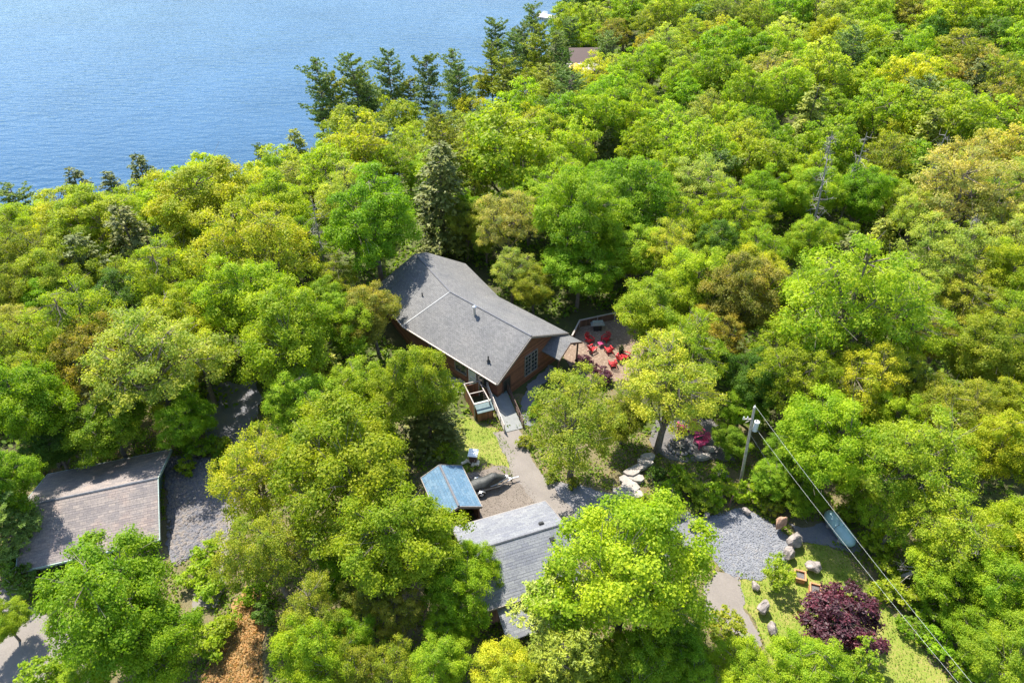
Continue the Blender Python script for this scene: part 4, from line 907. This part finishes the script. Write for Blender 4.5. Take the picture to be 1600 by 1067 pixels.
k = MB(); hs = [(-1.85, .5, .18), (-.8, .62, .16), (.4, .55, .18), (1.2, .34, .26), (1.78, .06, .36)]; vs = []
for x_, w, z_ in hs: vs += [(x_, -w, z_), (x_, -w * .45, z_ - .28), (x_, w * .45, z_ - .28), (x_, w, z_)]
fs = [(i * 4 + j, i * 4 + j + 1, i * 4 + j + 5, i * 4 + j + 4) for i in range(4) for j in range(3)] + [(i * 4 + 3, i * 4, i * 4 + 4, i * 4 + 7) for i in range(4)] + [(3, 2, 1, 0), (16, 17, 18, 19)]
k.add(vs, fs); k.build('hull', M_white, jx)
for s in (-1, 1):
    k = MB(); k.beam((-1.9, s * .3, .3), (-1.72, s * .3, .3), .18, .14); k.build('sponson', M_white, jx)

# ---------------------------------------------------------------- lounge chairs
def adirondack(loc, rz, mat, label, group, cat='chair'):
    t = thing('adirondack_chair', label, cat, loc, rz, group)
    k = MB()
    for i in range(6): k.beam((-.27, -.30 + i * .105, .36 - i * .025), (.27, -.30 + i * .105, .36 - i * .025), .09, .022)
    k.build('seat', mat, t)
    k = MB()
    for i in range(7):
        x_ = (i - 3) * .085; top = 1.02 - abs(i - 3) ** 1.6 * .03; k.beam((x_ * .85, .24, .22), (x_ * 1.25, .24 + .34 * (top - .22) / .8, top), .075 if False else .02, .078)
    k.box((0, .36, .52), (.6, .03, .06)); k.box((0, .46, .78), (.62, .03, .06)); k.build('backrest', mat, t)
    for s in (-1, 1):
        k = MB(); k.box((s * .34, -.02, .56), (.13, .72, .03)); k.build('armrest', mat, t)
        k = MB(); k.beam((s * .31, -.32, 0), (s * .31, -.32, .55), .03, .1); k.build('leg', mat, t)
        k = MB(); k.beam((s * .29, -.33, .33), (s * .29, .48, .02), .03, .12); k.build('leg', mat, t)
    return t
def chair(px_, py_, deg, mat, label, group, s=1.0):
    p = at(px_, py_, .1); o = adirondack((p.x, p.y, .07), R(deg), mat, label, group); o.scale = (s, s, s); return o
gA = 'red chairs on the patio'
chair(921, 534, 35, M_red, 'red slatted chair on the patio nearest the house, top left of the ring', gA, 1.0)
chair(946, 532, -40, M_red, 'red slatted chair with its high back to the fence, top right of the ring', gA, 1.0)
chair(925, 548, 130, M_red, 'red slatted chair seen from behind, bottom left of the ring', gA, 1.0)
chair(951, 550, 200, M_red, 'red slatted chair facing the fence, bottom middle of the ring', gA, 1.0)
chair(968, 562, 150, M_red, 'red chair at the right patio edge with a dark planter behind it', gA, 1.0)
chair(977, 559, -120, M_red, 'red chair farthest right on the patio, partly under the lime maple', gA, 1.0)
chair(957, 572, 190, M_red, 'red chair at the bottom edge of the patio by the purple shrubs', gA, 1.0)
p = at(938, 542, 0); tb = thing('side_table', 'small magenta side table between the red patio chairs', 'table', (p.x, p.y, .06), .4)
k = MB(); k.box((0, 0, .45), (.55, .5, .04)); k.build('table_top', M_pink, tb)
for sx in (-1, 1):
    for sy in (-1, 1): k = MB(); k.beam((sx * .22, sy * .2, 0), (sx * .2, sy * .18, .43), .05, .05); k.build('leg', M_pink, tb)
p = at(970, 554, 0); pt = thing('pot_plant', 'dark potted plant behind the red chairs at the patio edge', 'plant pot', (p.x, p.y, .06))
k = MB(); k.tube([(0, 0, 0), (0, 0, .45)], [.2, .28], 12); k.build('pot', M_black, pt)
rs = np.random.RandomState(2); mme = leaf_cloud(rs, rs.normal(size=(260, 3)) * .2 + np.array([0, 0, .7]), rs.normal(size=(260, 3)) + np.array([0, 0, .6]), .1, name='foliage'); o = bpy.data.objects.new('foliage', mme); col.objects.link(o); o.parent = pt; o.color = (.05, .07, .03, 1)
gB = 'magenta chairs by the fire pit'
chair(1087, 678, 25, M_pink, 'magenta chair leaning back beside the fire pit, upper of the two pink chairs', gB, 1.35)
chair(1094, 695, -70, M_pink, 'magenta chair seen from above beside the fire pit, lower of the two pink chairs', gB, 1.3)
chair(1064, 672, 160, M_pink, 'dark magenta chair half hidden by oak twigs, above the fire pit', gB, 1.1)
# fire pit
p = at(1062, 699, 0); fp = thing('fire_pit', 'round stone fire pit with black ash inside on the dark terrace', 'fire pit', (p.x, p.y, .06))
for i in range(16):
    a = i * 2 * math.pi / 16; k = MB(); k.rock((math.cos(a) * 1.0, math.sin(a) * 1.0, .16), (.23, .2, .2), rl, 1); k.build('stone', M_rock, fp)
k = MB(); k.tube([(0, 0, .0), (0, 0, .07)], [.86, .8], 18); k.build('ash_bed', M_black, fp)
for a in (.3, 1.5, 2.6): k = MB(); k.tube([(-.4 * math.cos(a), -.4 * math.sin(a), .12), (.4 * math.cos(a), .4 * math.sin(a), .2)], [.06, .05], 6); k.build('charred_log', M_log, fp)
# patio fence
fp_ = [at(893, 536, .0), at(905, 512, 0), at(960, 500, 0), at(1004, 497, 0)]
fn = thing('patio_fence', 'grey timber rail fence behind the red patio chairs', 'fence', (fp_[2].x, fp_[2].y, 0))
for a, b_ in zip(fp_[:-1], fp_[1:]):
    k = MB(); 
    for hh, hw in ((1.0, .1),): k.beam(a + Vector((0, 0, hh)), b_ + Vector((0, 0, hh)), .16, .07)
    k.build('rail', M_post, fn, True)
    k = MB(); k.beam(a + Vector((0, 0, .5)), b_ + Vector((0, 0, .5)), .06, .85); k.build('panel', M_siding2, fn, True)
    n_ = max(2, int((b_ - a).length / 1.8))
    for i in range(n_):
        p = a.lerp(b_, i / n_); k = MB(); k.beam((p.x, p.y, 0), (p.x, p.y, 1.08), .12, .12); k.build('post', M_post, fn, True)
p = at(933, 516, 0); gr = thing('covered_grill', 'grill under a grey green cover before the patio fence', 'grill', (p.x, p.y, .05), R(5))
k = MB(); k.box((0, 0, 1.0), (1.35, .62, .34), tw=.82, td=.6); k.box((0, 0, .8), (1.5, .66, .1)); k.build('cover', plain('grey_cover', (.22, .24, .22), .7, 0, .3), gr)
k = MB(); k.box((0, 0, .42), (.8, .5, .7)); k.build('cabinet', M_black, gr)
for s in (-1, 1): k = MB(); k.box((s * .38, 0, .05), (.08, .5, .1)); k.build('leg', M_black, gr)

# flagstone steps
FL = ['broad bluish flagstone at the bottom left of the garden steps', 'bluish flagstone at the bottom right of the garden steps', 'largest pale flagstone, second row of the garden steps', 'small pinkish flagstone on the left above the largest flagstone', 'pinkish flagstone on the right above the largest flagstone',
      'sunlit tan flagstone halfway up the garden steps', 'sunlit tan flagstone of the upper steps, beside the thin oak trunk', 'narrow flagstone near the top of the garden steps', 'topmost shaded flagstone of the garden steps', 'long flat stone at the lower rim of the fire pit terrace', 'flat stone at the right rim of the terrace below the magenta chairs']
for i, (px_, py_, w, d) in enumerate(((974, 772, 2.0, .9), (996, 775, 1.1, .8), (985, 762, 1.7, 1.1), (978, 752, 1.2, .7), (994, 750, 1.4, .8), (988, 740, 1.6, .7), (1000, 732, 1.6, .6), (1008, 724, 1.5, .6), (1012, 716, 1.3, .6), (1098, 716, 1.5, .6), (1108, 704, 1.2, .5))):
    z_ = .1 + .04 * (i % 3) + (.12 * max(0, i - 4) if i < 9 else .05); p = at(px_, py_, z_); k = MB(); n_ = 7
    pl = [(w / 2 * math.cos(j * 6.283 / n_) * rl.uniform(.85, 1.15), d / 2 * math.sin(j * 6.283 / n_) * rl.uniform(.85, 1.15) * 1.15) for j in range(n_)]
    k.prism(pl, -.3, .05); o = k.build('flagstone', M_conc); o.location = p; o.rotation_euler[2] = R(rl.uniform(-15, 25))
    tag(o, FL[i], 'flagstone', 'flagstones of the garden steps' if i < 9 else 'flat stones at the terrace rim')
# boulders
BL = [(1217, 825, .55, .8, 'reddish boulder at the gravel corner next to the strip towards the tank', 1), (1238, 850, .75, .6, 'squared brown boulder below the reddish one, at the lawn corner', 0), (1231, 869, .6, .55, 'angular boulder between the gravel pad and the lawn', 0), (1268, 890, .62, .5, 'low flat grey boulder on the lawn beside the upper planter', 0),
      (1180, 918, .4, .3, 'pale rock at the foot of the gravel pad', 0), (1190, 954, .62, .5, 'white and brown boulder along the dirt path', 0), (1206, 986, .5, .4, 'rounded boulder between dirt path and purple maple', 0), (1235, 1024, .4, .4, 'small grey boulder at the lower left of the purple maple', 0),
      (1082, 822, .5, .4, 'pinkish rock between lime maple and gravel pad', 0), (1060, 808, .5, .3, 'flat grey rock above the large lime maple', 0), (1040, 799, .4, .3, 'pale blue rock at the driveway edge', 0), (1103, 808, .35, .3, 'small rock at the top left corner of the gravel pad', 0), (1128, 745, .6, .4, 'dark rock at the right end of the fire pit terrace', 0), (1165, 802, .4, .3, 'pale rock on the top edge of the gravel pad', 0),
      (868, 729, .22, .15, 'small pale stone beside the oak trunk', 0)]
for px_, py_, r_, h_, lb, rd_ in BL:
    p = at(px_, py_, h_ * .4); k = MB(); k.rock((0, 0, 0), (r_, r_ * .75, h_), rl, 3); o = k.build('boulder', M_rock3 if rd_ else M_rock, None); o.location = (p.x, p.y, h_ * .38); tag(o, lb, 'boulder', 'boulders around lawn and gravel')
# wooden planters
for px_, py_, lb in ((1248, 903, 'square wooden planter box nearer the grey boulder, upper of the two'), (1272, 924, 'square wooden planter box nearer the purple maple, lower of the two')):
    p = at(px_, py_, .1); t = thing('planter_box', lb, 'planter', (p.x, p.y, .02), R(-18), 'square wooden planters'); M_pl = plain('orange_cedar', (.42, .20, .09), .7, 0, .2)
    for i in range(4):
        a = i * math.pi / 2; k = MB(); k.box((math.cos(a) * .36, math.sin(a) * .36, .25), (.05, .68, .5), rz=a); k.build('side', M_pl, t)
    k = MB()
    for i in range(4): a = i * math.pi / 2; k.box((math.cos(a) * .37, math.sin(a) * .37, .52 + .003 * (i % 2)), (.11, .84, .04), rz=a)
    k.build('rim', M_pl, t); k = MB(); k.box((0, 0, .2), (.64, .64, .34)); k.build('soil', M_dark, t)
# propane tank
a, b_ = at(1297, 806, .75), at(1327, 845, .75); tk = thing('propane_tank', 'long pale teal gas tank lying beside the trees', 'tank', ((a.x + b_.x) / 2, (a.y + b_.y) / 2, 0), math.atan2((b_ - a).y, (b_ - a).x)); L = (b_ - a).length / 2
M_tank = plain('teal_tank_paint', (.36, .52, .52), .45, 0, .12, 2)
k = MB(); rr_ = .56; pr = [(-L - .45, .02), (-L - .40, .22), (-L - .25, .40), (-L, .53), (-L + .2, .56), (L - .2, .56), (L, .53), (L + .25, .40), (L + .40, .22), (L + .45, .02)]
k.tube([(x_, 0, .75) for x_, r_ in pr], [r_ for x_, r_ in pr], 24); k.build('tank_body', M_tank, tk, smooth=True)
k = MB(); k.tube([(0, 0, 1.28), (0, 0, 1.42), (0, 0, 1.46)], [.2, .2, .08], 12); k.build('valve_dome', M_tank, tk)
k = MB(); k.tube([(.0, 0, .75), (.03, 0, .75)], [.575, .575], 24); k.build('seam_band', M_rock2, tk)
for s in (-1, 1):
    k = MB(); k.box((s * L * .6, 0, .12), (.25, .9, .5)); k.build('saddle', M_conc, tk)

# utility pole with transformer, wires
pb, ptop = at(1158, 750, 0), Vector((18.51, 37.95, 9.0)); po = thing('utility_pole', 'grey wooden utility pole with a transformer can', 'utility pole', (pb.x, pb.y, 0))
k = MB(); k.tube([(pb.x, pb.y, -.3), ptop], [.135, .095], 12); k.build('pole', plain('pole_wood', (.42, .38, .33), .85, 0, .25, 4), po, True)
v = (ptop - pb).normalized(); t0 = pb + v * 6.6
k = MB(); k.tube([t0 + Vector((.3, -.1, -.1)), t0 + Vector((.3, -.1, .85))], [.2, .2], 16); k.tube([t0 + Vector((.3, -.1, .85)), t0 + Vector((.3, -.1, .93))], [.22, .1], 16); tf = k.build('transformer', plain('grey_can', (.55, .58, .6), .4, 0, .06), po, True)
k = MB(); k.tube([t0 + Vector((.2, -.12, .9)), t0 + Vector((.2, -.12, 1.1))], [.04, .03], 8); k.build('bushing', M_brown, tf, True)
t1 = pb + v * 7.7; k = MB(); k.beam(t1 + Vector((-.75, 0, 0)), t1 + Vector((.1, 0, 0)), .08, .1); k.beam(t1 + Vector((-.45, 0, -.35)), t1, .04, .04); ca = k.build('crossarm', M_post, po, True)
for x_ in (-.7, -.4): k = MB(); k.tube([t1 + Vector((x_, 0, .04)), t1 + Vector((x_, 0, .26))], [.05, .035], 8); k.build('insulator', M_white, po, True)
k = MB(); k.tube([ptop, ptop + Vector((0, 0, .15))], [.06, .04], 8); k.build('insulator', M_white, po, True)
M_wire = plain('pale_wire', (.45, .47, .44), .5, 0, .05)
def wire(a, b_, sag, r_, label):
    k = MB(); pts = []
    for i in range(25):
        t = i / 24; p = a.lerp(b_, t); p.z -= sag * 4 * t * (1 - t); pts.append(p)
    k.tube(pts, [r_] * 25, 5); o = k.build('power_line', M_wire); tag(o, label, 'wire', 'overhead wires from the pole')
wire(ptop + Vector((0, 0, .15)), at(1600, 1165, 9.0), .35, .007, 'upper right overhead wire from the pole top to the lower right corner')
wire(t0 + Vector((.3, -.1, .2)), at(1580, 1165, 7.2), .35, .007, 'lower left overhead wire from the transformer to the lower right corner')
wire(pb + v * 6.0, at(1262, 818, 0.1), 0, .006, 'thin guy wire from the pole down to the gravel strip')
# dark post near the gravel pad
p = at(1138, 795, 0); k = MB(); k.tube([(0, 0, -.1), (.12, 0, 1.6)], [.06, .05], 8); o = k.build('marker_post', M_brown); o.location = p; tag(o, 'thin brown post at the top edge of the gravel pad', 'post')

# ---------------------------------------------------------------- far cabin, dock, umbrella
cx, cy = 16.4, 155.5; cz_ = min(-2.0, hz(cx, cy)); fcab = thing('lake_cabin', 'brown cabin with pale flat roof among far pines', 'cabin', (cx, cy, cz_), R(3))
k = MB(); k.box((0, 0, 2.4), (6.4, 7.0, 6.4)); k.build('wall', M_siding2, fcab)
k = MB(); k.slab([(-4.6, -4.3, 5.75), (3.6, -4.3, 5.75), (3.6, -.9, 6.35), (-4.6, -.9, 6.35)], .2); k.build('roof', plain('pale_metal_roof', (.40, .34, .33), .5, 0, .1), fcab)
k = MB(); k.slab([(-3.6, -.5, 6.3), (3.4, -.5, 6.3), (3.4, 4.2, 8.2), (-3.6, 4.2, 8.2)], .2); k.build('upper_roof', plain('dark_red_roof', (.06, .03, .025), .7), fcab)
for x_ in (-1.6, 1.4):
    k = MB(); k.box((x_, -3.53, 3.4), (1.3, .08, 1.3)); w = k.build('window', M_fascia, fcab); k = MB(); k.box((x_, -3.59, 3.4), (1.1, .05, 1.1)); k.build('pane', M_glass, w)
k = MB(); k.tube([(2.8, -1.5, 6.0), (2.8, -1.5, 7.3)], [.35, .3], 8); k.build('chimney', M_rail, fcab)
p = at(900, 102, 1.5); um = thing('patio_umbrella', 'yellow and white patio umbrella beside the far cabin', 'umbrella', (p.x, p.y, 0)); gz_ = hz(p.x, p.y)
k = MB(); k.tube([(0, 0, gz_), (0, 0, 1.9)], [.05, .04], 8); k.build('pole', M_white, um)
k = MB(); k.tube([(0, 0, .95), (0, 0, 1.5), (0, 0, 1.95)], [1.5, .9, .06], 8); k.build('canopy', plain('yellow_canvas', (.75, .45, .05), .7), um)
p = at(855, 26, LAKE + .7); dk = thing('floating_dock', 'weathered boat dock with pale boards in the lake by the far shore', 'dock', (p.x, p.y, LAKE + .7), R(-25))
k = MB()
for i in range(12): k.box((-3.4 + i * .62, 0, 0), (.56, 4.2, .16))
k.build('deck_board', M_white if False else plain('bleached_board', (.58, .52, .48), .8, 0, .2), dk)
k = MB(); k.box((6.2, -1.0, -.02), (5.2, 1.5, .14)); k.build('gangway', plain('tan_board', (.52, .38, .28), .8), dk)
for x_ in (-3.2, 3.2):
    for y_ in (-2.0, 2.0): k = MB(); k.tube([(x_, y_, -2.5), (x_, y_, .7)], [.14, .12], 8); k.build('pile', M_post, dk)
k = MB(); k.beam((-2.6, 1.8, .1), (-2.6, 1.8, .95), .1, .1); k.box((-1.4, 1.3, .5), (1.8, .5, .1)); k.box((-1.4, 1.6, .8), (1.8, .08, .5)); k.build('bench', M_white, dk)
bt = at(866, 44, LAKE); bo = thing('motor_boat', 'small dark boat moored beside the far dock', 'boat', (p.x + 6.5, p.y - 5.0, LAKE - .05), R(8)); k = MB()
hs = [(-2.4, .85, .75, .3), (-.8, .95, .75, .35), (1.0, .85, .8, .3), (2.2, .45, .9, .1), (2.9, .04, 1.0, .02)]; vs = []
for x_, w, z_, q in hs: vs += [(x_, -w, z_), (x_, -q, 0), (x_, q, 0), (x_, w, z_)]
fs = [(i * 4 + j, i * 4 + j + 1, i * 4 + j + 5, i * 4 + j + 4) for i in range(4) for j in range(3)] + [(3, 2, 1, 0)]
k.add(vs, fs); k.build('hull', M_black, bo); k = MB(); k.prism([(-2.3, -.7), (1.0, -.7), (2.1, 0), (1.0, .7), (-2.3, .7)], .3, .45); k.build('floor', M_white, bo); k = MB(); k.box((-2.5, 0, .7), (.35, .4, .7)); k.build('outboard_motor', M_black, bo)

# ---------------------------------------------------------------- shrubs and loose cover
for px_, py_, w, c, lb in ((915, 566, 30, 'purple', 'purple leafed shrub at the lower left edge of the patio'), (944, 588, 34, 'purple', 'purple leafed shrub below the patio, next to the lowest red chair'), (930, 577, 20, 'purple', 'small purple shrub between the two larger purple shrubs')):
    o = crown_at(px_, py_, w, 'shrub', 'purple', .9, lb); o.children[0].color = (.16, .055, .09, 1)
SH = [(1080, 762, 46, 'lime'), (1110, 770, 44, 'green'), (1135, 765, 40, 'lime'), (1160, 770, 44, 'lime'), (1190, 780, 40, 'green'), (1060, 745, 40, 'green'), (1045, 765, 34, 'green'), (1125, 740, 34, 'green'), (1100, 790, 36, 'lime'), (1185, 760, 36, 'green'), (1210, 795, 34, 'olive'), (1240, 790, 40, 'green'),
      (1025, 740, 30, 'dark'), (1330, 800, 44, 'lime'), (1345, 855, 44, 'lime'), (1360, 890, 50, 'lime'), (1385, 930, 56, 'lime'), (1425, 960, 60, 'green'), (1440, 1000, 60, 'green'), (1480, 1040, 60, 'green'), (1375, 840, 56, 'lime'), (1430, 890, 60, 'olive'), (1350, 925, 40, 'lime'), (1240, 1000, 30, 'green'), (1405, 985, 44, 'green'), (1500, 1060, 50, 'green'), (1470, 960, 60, 'green'),
      (320, 870, 50, 'lime'), (305, 900, 50, 'lime'), (330, 920, 46, 'lime'), (345, 985, 54, 'lime'), (325, 1005, 60, 'lime'), (400, 930, 44, 'green'), (410, 960, 40, 'dark'), (290, 730, 34, 'lime'), (345, 720, 36, 'green'), (310, 700, 50, 'green'), (350, 700, 40, 'lime'), (30, 905, 60, 'dark'), (15, 875, 60, 'dark'), (50, 730, 44, 'olive'), (95, 1050, 50, 'lime'), (860, 745, 22, 'olive'), (895, 755, 22, 'olive'), (835, 640, 26, 'green'), (820, 690, 26, 'pale'), (690, 700, 34, 'lime'), (705, 712, 26, 'lime'), (1010, 780, 20, 'lime')]
for px_, py_, w, c in SH: crown_at(px_ + (26 if px_ > 1340 and py_ > 840 else 0), py_, w, 'shrub', c)
label_trees()
# undergrowth as one mass of small leaves, denser at the wood edge
rs = np.random.RandomState(77)
def cover(name, n, reg, size, colr, keep, hh=.25, dz=0.0, tk=None):
    x = rs.uniform(reg[0], reg[1], n); y = rs.uniform(reg[2], reg[3], n); m = keep(x, y); x, y = x[m], y[m]
    z = hgt(x, y) + rs.uniform(0, 1, len(x)) ** 2 * hh + .03 + dz
    me = leaf_cloud(rs, np.stack([x, y, z], 1), rs.normal(size=(len(x), 3)) * .6 + np.array([0, 0, 1.0]), size, 1.6, name=name)
    o = bpy.data.objects.new(name, me); col.objects.link(o); o.color = (*colr, 1); o['kind'] = 'stuff'; return o
def clump(x, y, s=.35, t=.05, o=0): return (np.sin(x * s * 1.7 + o) * np.cos(y * s * 1.3 + o * 2) + .6 * np.sin(x * s * 4.1 + y * s * 3.3) + rs.normal(size=len(x)) * .35) > t
def mpoly(poly, x, y):
    c = np.zeros(len(x), bool); j = len(poly) - 1
    for i in range(len(poly)):
        xi, yi = poly[i][0], poly[i][1]; xj, yj = poly[j][0], poly[j][1]
        q = ((yi > y) != (yj > y)) & (x < (xj - xi) * (y - yi) / (yj - yi + 1e-12) + xi); c ^= q; j = i
    return c
yard = lambda x, y: mpoly([(p.x, p.y) for p in PY], x, y)
wood = lambda x, y: ~yard(x, y) & (shore_d(x, y) > 1) & ~mpoly([(-18, 62), (-1, 46), (8, 52), (-6, 72)], x, y) & ~mpoly([(4.5, 60), (7.5, 63), (15.5, 63.5), (16.5, 54), (12, 50.5), (6, 51)], x, y)
for nm, n, reg, sz, c, kp in (('undergrowth', 150000, (-75, 75, 14, 110), .3, (.16, .24, .02), lambda x, y: wood(x, y) & clump(x, y, .2, -.6)), ('undergrowth', 44000, (-60, 160, 110, 240), .6, (.16, .24, .02), lambda x, y: wood(x, y) & clump(x, y, .2, -.2))):
    o = cover(nm, n, reg, sz, c, kp, .7); tag(o, 'low green undergrowth on the forest floor', 'undergrowth')
poly = lambda L: [tuple(at(*p).to_2d()) for p in L]
lawnA = poly([(665, 640), (730, 648), (772, 668), (805, 705), (800, 745), (760, 722), (715, 735), (655, 720)]); lawnB = poly([(1150, 905), (1190, 905), (1225, 868), (1275, 842), (1325, 870), (1365, 915), (1420, 985), (1490, 1075), (1200, 1100), (1192, 1000), (1165, 950)])
o = cover('grass_tufts', 90000, (-10, 36, 18, 48), .06, (.19, .27, .03), lambda x, y: (mpoly(lawnA, x, y) | mpoly(lawnB, x, y)) & clump(x, y, .5, -.5), .07, .06); tag(o, 'short grass blades on the lawns', 'grass')
hard = [poly(L) for L in ([(770, 676), (812, 668), (828, 708), (850, 745), (880, 782), (905, 805), (850, 800), (806, 752)], [(838, 752), (905, 755), (1000, 778), (1100, 812), (1110, 850), (960, 860), (862, 800)], [(1098, 812), (1145, 796), (1175, 800), (1212, 822), (1245, 850), (1190, 908), (1120, 880)], [(1118, 892), (1150, 895), (1162, 930), (1190, 1010), (1150, 1012), (1095, 960)], [(725, 742), (770, 728), (835, 768), (868, 795), (745, 830)], [(1232, 818), (1300, 814), (1345, 850), (1245, 846)], [(880, 530), (905, 512), (995, 500), (1015, 560), (940, 600)], [(1030, 655), (1112, 655), (1150, 722), (1015, 700)], [(258, 716), (330, 716), (368, 790), (312, 866), (258, 880)], [(352, 780), (366, 790), (352, 905), (300, 955)], [(385, 915), (418, 925), (415, 1120), (300, 1120)], [(-60, 925), (80, 965), (180, 1080), (-80, 1120)], [(318, 612), (402, 598), (385, 700), (322, 650)])]
def soft(x, y):
    m = yard(x, y) & ~mpoly([(4.5, 60), (7.5, 63), (15.5, 63.5), (16.5, 54), (12, 50.5), (6, 51)], x, y) & ~mpoly(lawnA, x, y) & ~mpoly(lawnB, x, y)
    for h_ in hard: m &= ~mpoly(h_, x, y)
    return m
o = cover('ground_weeds', 190000, (-50, 36, 12, 50), .13, (.19, .27, .02), lambda x, y: soft(x, y) & clump(x, y, .45, -.35), .24, .03); tag(o, 'low weeds scattered over the yard soil', 'weeds')
o = cover('fallen_leaves', 26000, (-50, 36, 12, 50), .1, (.36, .22, .10), lambda x, y: soft(x, y) & clump(x, y, .6, .1, 2), .03, .04); tag(o, 'brown fallen leaves scattered over the yard', 'leaves')
sp = poly([(385, 918), (415, 928), (410, 1000), (412, 1120), (305, 1120), (325, 1040), (352, 985)])
o = cover('straw_leaves', 60000, (-30, -8, 12, 30), .1, (.44, .27, .12), lambda x, y: mpoly(sp, x, y), .06, .11); tag(o, 'orange brown dry leaves covering the clearing', 'leaves')
# stones of the rubble bank and of the gravel
def stones(name, n, pl, r0, r1, mat, label, z=.05):
    k = MB(); xs = [p[0] for p in pl]; ys = [p[1] for p in pl]; c = 0
    tmpl = []
    for i in range(6):
        q = MB(); q.rock((0, 0, 0), (1, .8, .6), rl, 1); tmpl.append((np.array(q.v), q.f))
    V = []; Fs = []; nb = 0
    for i in range(n):
        x_, y_ = rl.uniform(min(xs), max(xs)), rl.uniform(min(ys), max(ys))
        if not in_poly(x_, y_, pl): continue
        v, f = tmpl[rl.randrange(6)]; r_ = rl.uniform(r0, r1) * (1 if rl.random() < .8 else 1.5); a = rl.uniform(0, 6.28); ca, sa = math.cos(a) * r_, math.sin(a) * r_
        w = np.stack([v[:, 0] * ca - v[:, 1] * sa + x_, v[:, 0] * sa + v[:, 1] * ca + y_, v[:, 2] * r_ + z + r_ * .2], 1); V.append(w); Fs += [tuple(j + nb for j in t) for t in f]; nb += len(v)
    me = bpy.data.meshes.new(name); me.from_pydata(np.concatenate(V).tolist(), [], Fs); me.materials.append(mat); o = bpy.data.objects.new(name, me); col.objects.link(o); tag(o, label, 'stones', kind='stuff')
m_ = ground_mat('rubble_stone', [(0.3, (.07, .07, .085)), (0.45, (.14, .14, .165)), (0.55, (.25, .21, .18)), (0.7, (.09, .09, .11))], 1.6, 2.5, (.20, .185, .18))
stones('rubble', 6500, poly([(262, 716), (335, 716), (362, 745), (366, 790), (348, 840), (310, 866), (275, 885), (262, 850)]), .06, .15, m_, 'grey broken rubble beside the large left garage')
m_ = ground_mat('gravel_stone', [(0.3, (.11, .115, .135)), (0.5, (.21, .215, .235)), (0.7, (.32, .28, .24))], 2.5, 4.0, (.2, .21, .25))
stones('loose_gravel', 5200, poly([(1098, 812), (1145, 796), (1175, 800), (1212, 822), (1245, 850), (1228, 880), (1190, 908), (1150, 905), (1120, 880), (1095, 850)]), .025, .07, m_, 'loose bluish gravel on the pad', .06)
stones('loose_gravel', 3600, poly([(725, 745), (770, 730), (802, 737), (835, 768), (860, 793), (745, 828)]), .02, .05, M_dirt, 'loose brown gravel around the watercraft trailer', .03)
